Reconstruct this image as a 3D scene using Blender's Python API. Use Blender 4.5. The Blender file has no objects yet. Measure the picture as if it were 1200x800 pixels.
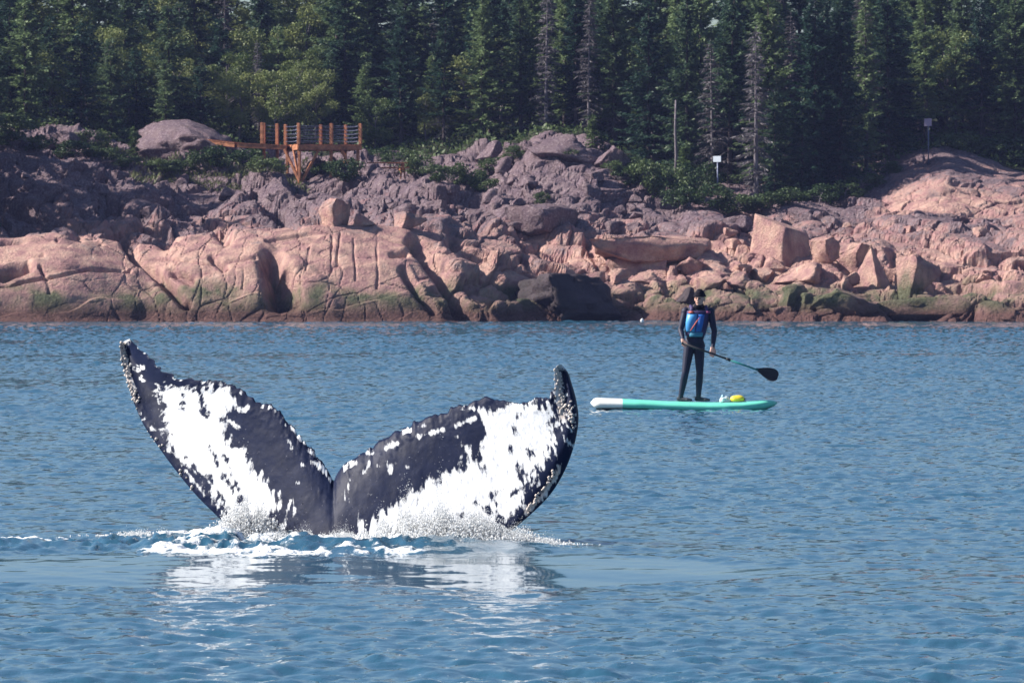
import bpy, bmesh, math, random
import numpy as np
from mathutils import Vector, Matrix
from mathutils.bvhtree import BVHTree

random.seed(7)
RNG = np.random.default_rng(7)
PI = math.pi
scene = bpy.context.scene
COL = scene.collection

# ------------------------------------------------------------------ camera
F = 6667.0                      # focal length in photo pixels (200 mm on 36 mm)
CAMZ = 2.1                      # eye height above the water, from a small boat
PITCH = math.atan(80.0 / F)     # the horizon lies 80 px above the picture's centre
cam_d = bpy.data.cameras.new('camera')
cam = bpy.data.objects.new('camera', cam_d)
COL.objects.link(cam)
cam.location = (0, 0, CAMZ)
cam.rotation_euler = (PI / 2 - PITCH, 0, 0)
cam_d.sensor_width = 36
cam_d.lens = 36 * F / 1200
cam_d.clip_start = 1
cam_d.clip_end = 6000
cam_d.dof.use_dof = True
cam_d.dof.focus_distance = 46
cam_d.dof.aperture_fstop = 22
scene.camera = cam

# ------------------------------------------------------------------ sky and sun
SUN_BACK = math.radians(95)     # sun stands behind the camera, this far round to the left
SUN_EL = math.radians(36)
sdir = Vector((-math.sin(SUN_BACK) * math.cos(SUN_EL), -math.cos(SUN_BACK) * math.cos(SUN_EL), math.sin(SUN_EL)))
world = bpy.data.worlds.new('World')
scene.world = world
world.use_nodes = True
wn = world.node_tree.nodes
wl = world.node_tree.links
wn.clear()
sky = wn.new('ShaderNodeTexSky')
sky.sky_type = 'NISHITA'
sky.sun_disc = False
sky.sun_elevation = SUN_EL
sky.sun_rotation = math.atan2(sdir.x, sdir.y)
sky.air_density = 1.0
sky.dust_density = 1.1
sky.ozone_density = 4.0
bg = wn.new('ShaderNodeBackground')
bg.inputs['Strength'].default_value = 0.066
wo = wn.new('ShaderNodeOutputWorld')
wl.new(sky.outputs[0], bg.inputs[0])
wl.new(bg.outputs[0], wo.inputs[0])
sun_d = bpy.data.lights.new('sun', 'SUN')
sun_d.energy = 5.0
sun_d.angle = math.radians(0.5)
sun_d.color = (1.0, 0.93, 0.84)
sun = bpy.data.objects.new('sun', sun_d)
COL.objects.link(sun)
sun.rotation_euler = (-sdir).to_track_quat('-Z', 'Y').to_euler()
scene.view_settings.view_transform = 'Standard'
scene.view_settings.look = 'None'
scene.view_settings.gamma = 1
scene.view_settings.use_curve_mapping = False
scene.view_settings.exposure = 1.0
scene.cycles.use_denoising = True
scene.cycles.max_bounces = 6
scene.cycles.diffuse_bounces = 2
scene.cycles.glossy_bounces = 3
scene.cycles.transparent_max_bounces = 6
scene.cycles.sample_clamp_indirect = 6

# ------------------------------------------------------------------ helpers
_c, _s = math.cos(PITCH), math.sin(PITCH)


def at(px, py, Y):
    """world point seen at photo pixel (px, py) at distance Y"""
    a = (np.asarray(px, float) - 600) / F
    b = (400 - np.asarray(py, float)) / F
    dy = _c + b * _s
    dz = -_s + b * _c
    k = np.asarray(Y, float) / dy
    return np.stack(np.broadcast_arrays(a * k, np.asarray(Y, float), CAMZ + dz * k), -1)


def V(px, py, Y):
    return Vector(at(px, py, Y).tolist())


def hash3(ix, iy, iz, seed):
    h = (ix.astype(np.int64) * 374761393 + iy.astype(np.int64) * 668265263 + iz.astype(np.int64) * 2147483647 + seed * 974634777) & 0xFFFFFFFF
    h = ((h ^ (h >> 13)) * 1274126177) & 0xFFFFFFFF
    h = ((h ^ (h >> 16)) * 2246822519) & 0xFFFFFFFF
    return ((h ^ (h >> 15)) & 0xFFFFFF) / float(0xFFFFFF)


def vnoise(P, seed=0):
    """value noise in -1..1 at points (N,3)"""
    i = np.floor(P).astype(np.int64)
    f = P - i
    f = f * f * f * (f * (f * 6 - 15) + 10)
    r = 0
    for dx in (0, 1):
        for dy in (0, 1):
            for dz in (0, 1):
                w = (f[:, 0] if dx else 1 - f[:, 0]) * (f[:, 1] if dy else 1 - f[:, 1]) * (f[:, 2] if dz else 1 - f[:, 2])
                r = r + w * hash3(i[:, 0] + dx, i[:, 1] + dy, i[:, 2] + dz, seed)
    return r * 2 - 1


def fbm(P, freq, octv=4, seed=0, gain=0.5, ridged=False):
    r, a, t = 0, 1.0, 0
    Q = P * freq
    for o in range(octv):
        n = vnoise(Q, seed + o * 17)
        if ridged:
            n = 1 - 2 * np.abs(n)
        r = r + a * n
        t += a
        a *= gain
        Q = Q * 2.03 + 11.3
    return r / t


def worley(P, seed=0, delta=False):
    """F1, F2 and two random numbers of the nearest cell"""
    i = np.floor(P).astype(np.int64)
    n = len(P)
    F1 = np.full(n, 9.0)
    F2 = np.full(n, 9.0)
    R = np.zeros((n, 2))
    DV = np.zeros((n, 3))
    for dx in (-1, 0, 1):
        for dy in (-1, 0, 1):
            for dz in (-1, 0, 1):
                cx, cy, cz = i[:, 0] + dx, i[:, 1] + dy, i[:, 2] + dz
                qx = cx + hash3(cx, cy, cz, seed)
                qy = cy + hash3(cx, cy, cz, seed + 1)
                qz = cz + hash3(cx, cy, cz, seed + 2)
                d = np.sqrt((qx - P[:, 0]) ** 2 + (qy - P[:, 1]) ** 2 + (qz - P[:, 2]) ** 2)
                nw = d < F1
                F2 = np.where(nw, F1, np.minimum(F2, d))
                F1 = np.where(nw, d, F1)
                DV[nw] = np.stack([P[:, 0] - qx, P[:, 1] - qy, P[:, 2] - qz], -1)[nw]
                R[nw, 0] = hash3(cx, cy, cz, seed + 3)[nw]
                R[nw, 1] = hash3(cx, cy, cz, seed + 4)[nw]
    if delta:
        return F1, F2, R[:, 0], R[:, 1], DV
    return F1, F2, R[:, 0], R[:, 1]


def smoothstep(a, b, x):
    t = np.clip((x - a) / (b - a), 0, 1)
    return t * t * (3 - 2 * t)


def rawmesh(name, verts, faces, smooth=False, attrs=None):
    """faces: (M,k) integer array, k = 3 or 4"""
    verts = np.ascontiguousarray(verts, dtype=np.float32)
    faces = np.ascontiguousarray(faces, dtype=np.int32)
    m = bpy.data.meshes.new(name)
    k = faces.shape[1]
    m.vertices.add(len(verts))
    m.vertices.foreach_set('co', verts.ravel())
    m.loops.add(faces.size)
    m.loops.foreach_set('vertex_index', faces.ravel())
    m.polygons.add(len(faces))
    m.polygons.foreach_set('loop_start', np.arange(0, faces.size, k, dtype=np.int32))
    m.polygons.foreach_set('use_smooth', np.full(len(faces), smooth, dtype=bool))
    for an, av in (attrs or {}).items():
        at_ = m.attributes.new(an, 'FLOAT', 'POINT')
        at_.data.foreach_set('value', np.ascontiguousarray(av, dtype=np.float32).ravel())
    m.update(calc_edges=True)
    m.validate()
    return m


def tag(o, label=None, cat=None, group=None, kind=None):
    if label: o['label'] = label
    if cat: o['category'] = cat
    if group: o['group'] = group
    if kind: o['kind'] = kind
    return o


def obj(name, mesh, mat=None, parent=None, loc=None):
    o = bpy.data.objects.new(name, mesh)
    COL.objects.link(o)
    if mat is not None and mesh is not None and len(mesh.materials) == 0:
        mesh.materials.append(mat)
    if parent is not None:
        o.parent = parent
    if loc is not None:
        o.location = loc
    return o


def empty(name, loc, rz=0.0):
    o = bpy.data.objects.new(name, None)
    o.empty_display_size = 0.1
    COL.objects.link(o)
    o.location = loc
    o.rotation_euler = (0, 0, rz)
    return o


def copy_tree(o, parent=None):
    c = o.copy()
    COL.objects.link(c)
    if parent is not None:
        c.parent = parent
    for ch in list(o.children):
        copy_tree(ch, c)
    return c


def bmesh_to(name, bm, smooth=False):
    m = bpy.data.meshes.new(name)
    bm.normal_update()
    bm.to_mesh(m)
    bm.free()
    for p in m.polygons:
        p.use_smooth = smooth
    return m


def bm_bar(bm, a, b, w, h, up=Vector((0, 0, 1)), bevel=0.0):
    """rectangular bar from a to b, w wide and h high"""
    a, b = Vector(a), Vector(b)
    d = (b - a).normalized()
    side = d.cross(up)
    if side.length < 1e-4:
        side = d.cross(Vector((1, 0, 0)))
    side.normalize()
    u = side.cross(d).normalized()
    vs = []
    for e in (a, b):
        for sx, sy in ((-1, -1), (1, -1), (1, 1), (-1, 1)):
            vs.append(bm.verts.new(e + side * (w / 2 * sx) + u * (h / 2 * sy)))
    fs = [bm.faces.new([vs[i] for i in q]) for q in ((3, 2, 1, 0), (4, 5, 6, 7), (0, 1, 5, 4), (1, 2, 6, 5), (2, 3, 7, 6), (3, 0, 4, 7))]
    if bevel > 0:
        es = list({e for f in fs for e in f.edges})
        bmesh.ops.bevel(bm, geom=es, offset=bevel, segments=1, affect='EDGES')


def bar_mesh(name, a, b, w, h, bevel=0.0, up=Vector((0, 0, 1))):
    bm = bmesh.new()
    bm_bar(bm, a, b, w, h, up, bevel)
    return bmesh_to(name, bm)


def tube(pts, radii, n=8, cap=True):
    """vertices and quads of a tube through pts"""
    pts = [Vector(p) for p in pts]
    vs, fs = [], []
    prev = None
    for i, p in enumerate(pts):
        d = (pts[min(i + 1, len(pts) - 1)] - pts[max(i - 1, 0)]).normalized()
        ref = Vector((0, 0, 1)) if abs(d.z) < 0.9 else Vector((1, 0, 0))
        s = d.cross(ref).normalized() if prev is None else (prev - d * prev.dot(d)).normalized()
        prev = s
        u = d.cross(s)
        for k in range(n):
            a = 2 * PI * k / n
            vs.append(p + (s * math.cos(a) + u * math.sin(a)) * radii[i])
    for i in range(len(pts) - 1):
        for k in range(n):
            a, b = i * n + k, i * n + (k + 1) % n
            fs.append((a, b, b + n, a + n))
    if cap:
        for i, rev in ((0, True), (len(pts) - 1, False)):
            vs.append(pts[i])
            c = len(vs) - 1
            for k in range(n):
                a, b = i * n + k, i * n + (k + 1) % n
                fs.append((c, b, a, c) if rev else (c, a, b, c))
    return vs, fs


def py_mesh(name, vs, fs, smooth=True):
    m = bpy.data.meshes.new(name)
    ff = []
    for f in fs:
        g = []
        for i in f:
            if i not in g:
                g.append(i)
        ff.append(g)
    m.from_pydata([tuple(v) for v in vs], [], ff)
    for p in m.polygons:
        p.use_smooth = smooth
    m.update()
    return m


def tube_mesh(name, pts, radii, n=8, smooth=True):
    return py_mesh(name, *tube(pts, radii, n), smooth=smooth)


# ------------------------------------------------------------------ materials
def new_mat(name):
    m = bpy.data.materials.new(name)
    m.use_nodes = True
    nt = m.node_tree
    b = nt.nodes['Principled BSDF']
    return m, nt, b


def N(nt, kind, **kw):
    n = nt.nodes.new(kind)
    for k, v in kw.items():
        if k.startswith('i_'):
            n.inputs[k[2:].replace('_', ' ')].default_value = v
        else:
            setattr(n, k, v)
    return n


def ramp(nt, fac, stops, interp='LINEAR'):
    r = nt.nodes.new('ShaderNodeValToRGB')
    r.color_ramp.interpolation = interp
    el = r.color_ramp.elements
    while len(el) < len(stops):
        el.new(0.5)
    for e, (p, c) in zip(el, stops):
        e.position = p
        e.color = (*c, 1) if len(c) == 3 else c
    nt.links.new(fac, r.inputs[0])
    return r.outputs[0]


def mixc(nt, fac, a, b, mode='MIX'):
    m = nt.nodes.new('ShaderNodeMix')
    m.data_type = 'RGBA'
    m.blend_type = mode
    for s, v in ((0, fac), (6, a), (7, b)):
        if hasattr(v, 'links'):
            nt.links.new(v, m.inputs[s])
        else:
            m.inputs[s].default_value = (*v, 1) if isinstance(v, tuple) and len(v) == 3 else v
    return m.outputs[2]


def math_(nt, op, a, b=None, c=None, clamp=False):
    m = nt.nodes.new('ShaderNodeMath')
    m.operation = op
    m.use_clamp = clamp
    for i, v in enumerate((a, b, c)):
        if v is None:
            continue
        if hasattr(v, 'links'):
            nt.links.new(v, m.inputs[i])
        else:
            m.inputs[i].default_value = v
    return m.outputs[0]


def noise(nt, vec, scale, detail=4, rough=0.55, out=0):
    n = N(nt, 'ShaderNodeTexNoise')
    n.inputs['Scale'].default_value = scale
    n.inputs['Detail'].default_value = detail
    n.inputs['Roughness'].default_value = rough
    if vec is not None:
        nt.links.new(vec, n.inputs['Vector'])
    return n.outputs[out]


def geo_pos(nt):
    return nt.nodes.new('ShaderNodeNewGeometry').outputs['Position']


def attr(nt, name):
    a = nt.nodes.new('ShaderNodeAttribute')
    a.attribute_name = name
    return a.outputs['Fac']


def simple(name, col, rough=0.6, spec=0.3, var=0.12, scale=12.0, metal=0.0):
    m, nt, b = new_mat(name)
    tc = nt.nodes.new('ShaderNodeTexCoord').outputs['Object']
    n = noise(nt, tc, scale, 3)
    lo = tuple(max(0, c * (1 - var)) for c in col)
    hi = tuple(min(1, c * (1 + var)) for c in col)
    nt.links.new(ramp(nt, n, [(0.3, lo), (0.7, hi)]), b.inputs['Base Color'])
    b.inputs['Roughness'].default_value = rough
    b.inputs['Specular IOR Level'].default_value = spec
    b.inputs['Metallic'].default_value = metal
    return m


def rock_mat(name, lichen_shift=0.0, boulder=False):
    """pink granite: paler and pinker near the sea, lichen-grey with shade put into the colour higher up, algae and wet brown at the tide line"""
    m, nt, b = new_mat(name)
    pos = geo_pos(nt)
    sep = nt.nodes.new('ShaderNodeSeparateXYZ')
    nt.links.new(pos, sep.inputs[0])
    z = sep.outputs[2]
    big = noise(nt, pos, 0.35, 3)
    mid = noise(nt, pos, 1.6, 5, 0.6)
    fine = noise(nt, pos, 9.0, 4, 0.65)
    vf = noise(nt, pos, 38.0, 2, 0.6)
    pink = ramp(nt, mid, [(0.25, (0.26, 0.135, 0.145)), (0.42, (0.40, 0.23, 0.215)), (0.58, (0.53, 0.34, 0.275)), (0.78, (0.62, 0.45, 0.38))])
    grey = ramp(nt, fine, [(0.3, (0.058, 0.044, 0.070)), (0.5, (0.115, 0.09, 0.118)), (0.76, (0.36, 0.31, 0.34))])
    # lichen grows with height; its grey is darkened in place of tree shade
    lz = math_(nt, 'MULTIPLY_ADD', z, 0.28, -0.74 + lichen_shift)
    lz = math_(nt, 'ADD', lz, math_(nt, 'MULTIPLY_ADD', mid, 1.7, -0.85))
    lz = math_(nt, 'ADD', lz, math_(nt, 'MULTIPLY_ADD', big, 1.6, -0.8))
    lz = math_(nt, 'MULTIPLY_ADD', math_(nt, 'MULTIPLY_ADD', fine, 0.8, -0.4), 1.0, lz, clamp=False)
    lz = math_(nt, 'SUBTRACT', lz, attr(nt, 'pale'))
    lich_shade = ramp(nt, lz, [(0.1, (0, 0, 0)), (0.55, (0.85, 0.85, 0.85))])
    col = mixc(nt, lich_shade, pink, grey)
    speck = ramp(nt, vf, [(0.38, (0.72, 0.68, 0.68)), (0.55, (1, 1, 1)), (0.75, (1.12, 1.1, 1.1))])
    col = mixc(nt, 1.0, col, speck, 'MULTIPLY')
    # dark streaks and stains
    st = N(nt, 'ShaderNodeMapping')
    st.inputs['Scale'].default_value = (1.2, 1.2, 0.22)
    nt.links.new(pos, st.inputs['Vector'])
    stn = noise(nt, st.outputs[0], 1.1, 5, 0.62)
    stm = ramp(nt, stn, [(0.52, (0, 0, 0)), (0.72, (0.75, 0.75, 0.75))])
    col = mixc(nt, stm, col, (0.13, 0.085, 0.09))
    # tide zone
    zz = math_(nt, 'ADD', z, math_(nt, 'MULTIPLY_ADD', big, -2.2, 1.1))
    zz = math_(nt, 'ADD', zz, math_(nt, 'MULTIPLY_ADD', mid, -0.9, 0.45))
    alg = ramp(nt, math_(nt, 'MULTIPLY', zz, 0.5), [(0.0, (1, 1, 1)), (0.55, (0.9, 0.9, 0.9)), (0.88, (0, 0, 0))])
    algc = ramp(nt, fine, [(0.3, (0.035, 0.05, 0.022)), (0.6, (0.085, 0.105, 0.055)), (0.8, (0.18, 0.16, 0.11))])
    gpatch = ramp(nt, noise(nt, pos, 0.8, 4), [(0.36, (0.25, 0.25, 0.25)), (0.56, (1, 1, 1))])
    col = mixc(nt, math_(nt, 'MULTIPLY', alg, gpatch), col, algc)
    wz = math_(nt, 'ADD', z, math_(nt, 'MULTIPLY_ADD', mid, -0.5, 0.25))
    wet = ramp(nt, wz, [(0.35, (1, 1, 1)), (0.95, (0, 0, 0))])
    wetc = ramp(nt, fine, [(0.3, (0.04, 0.018, 0.018)), (0.6, (0.12, 0.055, 0.05)), (0.85, (0.2, 0.12, 0.11))])
    col = mixc(nt, math_(nt, 'MULTIPLY', wet, 0.9), col, wetc)
    nt.links.new(col, b.inputs['Base Color'])
    b.inputs['Roughness'].default_value = 0.82
    b.inputs['Specular IOR Level'].default_value = 0.2
    bump = nt.nodes.new('ShaderNodeBump')
    bump.inputs['Strength'].default_value = 0.9
    bump.inputs['Distance'].default_value = 0.14
    hgt = math_(nt, 'ADD', math_(nt, 'MULTIPLY', fine, 0.9), math_(nt, 'MULTIPLY', vf, 0.3))
    nt.links.new(hgt, bump.inputs['Height'])
    nt.links.new(bump.outputs[0], b.inputs['Normal'])
    return m


def leaf_mat(name, lo, hi, scale=1.3, rough=0.55, rnd=0.5):
    m, nt, b = new_mat(name)
    tc = nt.nodes.new('ShaderNodeTexCoord').outputs['Object']
    n = noise(nt, tc, scale, 4, 0.7)
    f = math_(nt, 'MULTIPLY_ADD', nt.nodes.new('ShaderNodeObjectInfo').outputs['Random'], rnd, math_(nt, 'SUBTRACT', n, rnd / 2))
    nt.links.new(ramp(nt, f, [(0.25, lo), (0.75, hi)]), b.inputs['Base Color'])
    b.inputs['Roughness'].default_value = rough
    b.inputs['Specular IOR Level'].default_value = 0.25
    tr = nt.nodes.new('ShaderNodeBsdfTranslucent')
    nt.links.new(ramp(nt, f, [(0.25, lo), (0.75, hi)]), tr.inputs['Color'])
    mx = nt.nodes.new('ShaderNodeMixShader')
    mx.inputs[0].default_value = 0.22
    out = nt.nodes['Material Output']
    nt.links.new(b.outputs[0], mx.inputs[1])
    nt.links.new(tr.outputs[0], mx.inputs[2])
    nt.links.new(mx.outputs[0], out.inputs['Surface'])
    return m


M = {}
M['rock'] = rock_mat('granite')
M['boulder'] = rock_mat('boulder_granite', -0.45, True)
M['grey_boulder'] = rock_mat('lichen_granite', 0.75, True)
M['dark_rock'] = simple('shade_dark_rock', (0.036, 0.025, 0.03), 0.7, 0.25, 0.55, 3.0)  # near-black colour carries the shade of the cove rock
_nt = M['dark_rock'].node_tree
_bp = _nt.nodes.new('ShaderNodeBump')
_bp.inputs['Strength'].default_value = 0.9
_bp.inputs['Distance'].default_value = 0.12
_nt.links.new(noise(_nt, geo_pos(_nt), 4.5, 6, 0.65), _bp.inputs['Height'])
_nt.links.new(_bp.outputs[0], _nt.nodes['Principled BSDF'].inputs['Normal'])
M['spruce'] = leaf_mat('spruce_needles', (0.024, 0.060, 0.038), (0.145, 0.205, 0.09), rnd=0.85)
M['spruce_yellow'] = leaf_mat('young_spruce_needles', (0.03, 0.06, 0.018), (0.10, 0.15, 0.05))
M['dead'] = leaf_mat('dead_spruce_twigs', (0.06, 0.055, 0.062), (0.17, 0.155, 0.165))
M['birch'] = leaf_mat('birch_leaves', (0.06, 0.10, 0.03), (0.23, 0.26, 0.09))
M['shrub'] = leaf_mat('shrub_leaves', (0.03, 0.06, 0.02), (0.10, 0.14, 0.05))
M['grass'] = leaf_mat('grass_blades', (0.05, 0.07, 0.025), (0.15, 0.16, 0.07))
M['bark'] = simple('bark', (0.075, 0.06, 0.06), 0.9, 0.1, 0.5, 5.0)
M['grey_bark'] = simple('weathered_bark', (0.17, 0.15, 0.165), 0.9, 0.1, 0.35, 5.0)
M['floor'] = simple('forest_floor', (0.028, 0.032, 0.02), 0.95, 0.05, 0.6, 0.9)
M['timber'] = simple('larch_timber', (0.36, 0.155, 0.085), 0.75, 0.15, 0.45, 5.0)
M['cable'] = simple('steel_cable', (0.12, 0.14, 0.22), 0.4, 0.5, 0.1, 4.0, 0.3)

# ------------------------------------------------------------------ water
WHX, WHY = float(at(400, 632, 45.0)[0]), 45.0      # where the fluke meets the surface


def ocean_patch(n, size, seed, lp, spread, wind):
    """random short sea on an n x n tile, unit rms slope"""
    rng = np.random.default_rng(seed)
    k1 = np.fft.fftfreq(n, size / n) * 2 * PI
    kx, ky = np.meshgrid(k1, k1)
    k = np.hypot(kx, ky)
    k[0, 0] = 1
    kp = 2 * PI / lp
    S = np.exp(-1.0 * (kp / k) ** 2) * k ** -3.7 * np.exp(-(k * 0.018) ** 2)
    th = np.arctan2(ky, kx) - wind
    S *= (1 - spread) + spread * np.cos(th) ** 2
    S[0, 0] = 0
    A = np.sqrt(S) * (rng.normal(size=(n, n)) + 1j * rng.normal(size=(n, n)))
    h = np.fft.ifft2(A).real
    sl = np.sqrt(np.mean((np.diff(h, axis=1) / (size / n)) ** 2) * 2)
    return h / sl


P1 = (ocean_patch(1024, 26.3, 1, 0.42, 0.5, math.radians(70)), 26.3, math.radians(8))
P2 = (ocean_patch(512, 41.7, 2, 1.9, 0.7, math.radians(105)), 41.7, math.radians(-21))


def sample_patch(p, x, y):
    h, size, a = p
    n = h.shape[0]
    c, s = math.cos(a), math.sin(a)
    u = ((x * c + y * s) / size * n) % n
    v = ((-x * s + y * c) / size * n) % n
    iu, iv = np.floor(u).astype(int), np.floor(v).astype(int)
    fu, fv = u - iu, v - iv
    iu %= n
    iv %= n
    ju, jv = (iu + 1) % n, (iv + 1) % n
    return (h[iv, iu] * (1 - fu) + h[iv, ju] * fu) * (1 - fv) + (h[jv, iu] * (1 - fu) + h[jv, ju] * fu) * fv


def slick_mask(x, y):
    """calm patch left by the whale: a long tongue in front of the fluke"""
    cx = -0.75
    yc = 40.35 + 0.10 * np.sin(x * 1.3) - 0.02 * (x - cx)
    hw = 1.9 + 0.25 * np.sin(x * 2.1 + 1) - 0.45 * np.clip(x - 0.4, 0, 3)
    d = np.abs(y - yc) / np.clip(hw, 0.15, 9)
    ex = smoothstep(2.6, 1.3, x) * smoothstep(-4.8, -3.6, x)
    return smoothstep(1.12, 0.78, d) * ex


def water_fields(x, y):
    P = np.stack([x, y, np.zeros_like(x)], -1)
    gust = 0.8 + 0.55 * fbm(P, 0.11, 3, 5)
    slick = slick_mask(x, y)
    amp = np.clip(gust, 0.3, 1.5) * (1 - (0.80 + 0.10 * smoothstep(-0.6, 0.5, x)) * slick)
    far = smoothstep(60, 200, y)
    z = (sample_patch(P1, x, y) * 0.185 + sample_patch(P2, x, y) * 0.055) * amp * (1 + 1.1 * far)
    # churned water round the fluke
    rx, ry = x - WHX, y - 44.2
    d = np.hypot(rx / 2.0, ry / 1.7)
    churn = smoothstep(1.25, 0.35, d) * (1 - 0.8 * slick)
    churn2 = np.exp(-((y - 44.0) / 1.3) ** 2) * smoothstep(-0.2, -1.0, rx) * smoothstep(-4.4, -2.2, rx) * (1 - 0.8 * slick)
    tur = churn + 0.8 * churn2
    z += tur * (0.065 * fbm(P, 2.6, 4, 31, 0.62) + 0.05 * fbm(P, 5.5, 3, 37, ridged=True))
    # humps pushed up in front of the right lobe
    for (hx, hy, sx, sy, hh) in ((WHX + 0.75, 43.35, 0.75, 0.5, 0.07), (WHX + 1.35, 42.9, 0.8, 0.35, 0.04), (WHX - 0.55, 43.3, 0.6, 0.4, 0.03), (WHX - 2.1, 43.9, 0.6, 0.45, 0.03)):
        z += hh * np.exp(-((x - hx) / sx) ** 2 - ((y - hy) / sy) ** 2)
    # low swell rolling through the slick
    z += slick * (0.030 * (y - 42.0) + 0.0035 * np.sin((y - 40.4) * 2.3 + 0.8 * np.sin(x * 1.1)) + 0.0016 * np.sin(y * 5.4 + x * 2.7))
    # foam
    n1 = fbm(P * np.array([0.6, 0.4, 1]), 2.6, 5, 41, 0.65)
    n2 = fbm(P, 9.0, 3, 43, 0.6)
    base = np.exp(-((y - 44.3) / 0.75) ** 2) * smoothstep(-1.5, -0.9, rx) * smoothstep(1.75, 1.2, rx)
    left = np.exp(-((y - 44.75) / 0.6) ** 2) * smoothstep(-0.6, -1.1, rx) * smoothstep(-3.4, -2.4, rx) * 0.62
    front = np.exp(-((y - 42.65) / 0.5) ** 2) * smoothstep(-1.75, -1.2, rx) * smoothstep(1.0, 0.2, rx) * 0.9
    foam = (base * 0.95 + left * 1.0 + front * 0.72) + 1.15 * n1 + 0.6 * n2 - 0.52
    foam = smoothstep(0.0, 0.35, foam) * smoothstep(0.02, 0.2, base + left + front)
    z += foam * 0.02 * (0.5 + n2)
    calm = np.clip(slick * 1.0, 0, 1)
    return z, foam, calm


def build_water():
    ys = [26.0]
    while ys[-1] < 256:
        ys.append(ys[-1] + 0.055 + 0.00095 * (ys[-1] - 26))
    ys = np.array([-400, -60, 0, 14, 22] + ys + [300, 420.])
    w = 0.105 * np.clip(ys, 30, None)
    fine = np.linspace(-1, 1, 381)
    outer = np.array([1.12, 1.35, 1.8, 2.6, 4, 7, 14, 30])
    us = np.concatenate([-outer[::-1], fine, outer])
    X = us[None, :] * w[:, None]
    Yg = np.repeat(ys[:, None], len(us), 1)
    x, y = X.ravel(), Yg.ravel()
    z, foam, calm = water_fields(x, y)
    inside = (np.abs(us)[None, :] <= 1.01) & ((ys >= 26) & (ys < 257))[:, None]
    z = np.where(inside.ravel(), z, 0.0)
    nr, nc = X.shape
    idx = np.arange(nr * nc).reshape(nr, nc)
    f = np.stack([idx[:-1, :-1], idx[:-1, 1:], idx[1:, 1:], idx[1:, :-1]], -1).reshape(-1, 4)
    me = rawmesh('water', np.stack([x, y, z], -1), f, True, {'foam': foam, 'calm': calm})
    m, nt, b = new_mat('sea_water')
    pos = geo_pos(nt)
    b.inputs['Base Color'].default_value = (0.024, 0.085, 0.14, 1)
    b.inputs['IOR'].default_value = 1.333
    b.inputs['Specular IOR Level'].default_value = 0.5
    b.inputs['Roughness'].default_value = 0.06
    mp = N(nt, 'ShaderNodeMapping')
    mp.inputs['Scale'].default_value = (1, 0.55, 1)
    nt.links.new(pos, mp.inputs['Vector'])
    rip = noise(nt, mp.outputs[0], 7.0, 4, 0.6)
    rip2 = noise(nt, mp.outputs[0], 1.7, 3, 0.5)
    h = math_(nt, 'ADD', math_(nt, 'MULTIPLY', rip, 0.35), rip2)
    calm_a = attr(nt, 'calm')
    bump = nt.nodes.new('ShaderNodeBump')
    bump.inputs['Distance'].default_value = 0.05
    nt.links.new(math_(nt, 'MULTIPLY_ADD', calm_a, -0.60, 0.65), bump.inputs['Strength'])
    nt.links.new(h, bump.inputs['Height'])
    nt.links.new(bump.outputs[0], b.inputs['Normal'])
    foam_b = nt.nodes.new('ShaderNodeBsdfPrincipled')
    foam_b.inputs['Roughness'].default_value = 0.8
    foam_b.inputs['Base Color'].default_value = (0.82, 0.85, 0.88, 1)
    fb = nt.nodes.new('ShaderNodeBump')
    fb.inputs['Distance'].default_value = 0.03
    nt.links.new(noise(nt, pos, 22, 3), fb.inputs['Height'])
    nt.links.new(fb.outputs[0], foam_b.inputs['Normal'])
    fa = math_(nt, 'ADD', attr(nt, 'foam'), math_(nt, 'MULTIPLY_ADD', noise(nt, mp.outputs[0], 20, 5, 0.75), 2.2, -1.15))
    fac = ramp(nt, fa, [(0.30, (0, 0, 0)), (0.85, (1, 1, 1))])
    mx = nt.nodes.new('ShaderNodeMixShader')
    nt.links.new(fac, mx.inputs[0])
    nt.links.new(b.outputs[0], mx.inputs[1])
    nt.links.new(foam_b.outputs[0], mx.inputs[2])
    nt.links.new(mx.outputs[0], nt.nodes['Material Output'].inputs['Surface'])
    o = obj('water', me, m)
    tag(o, 'rippled blue sea water with a calm slick in front of the whale', kind='structure')


build_water()

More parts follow.
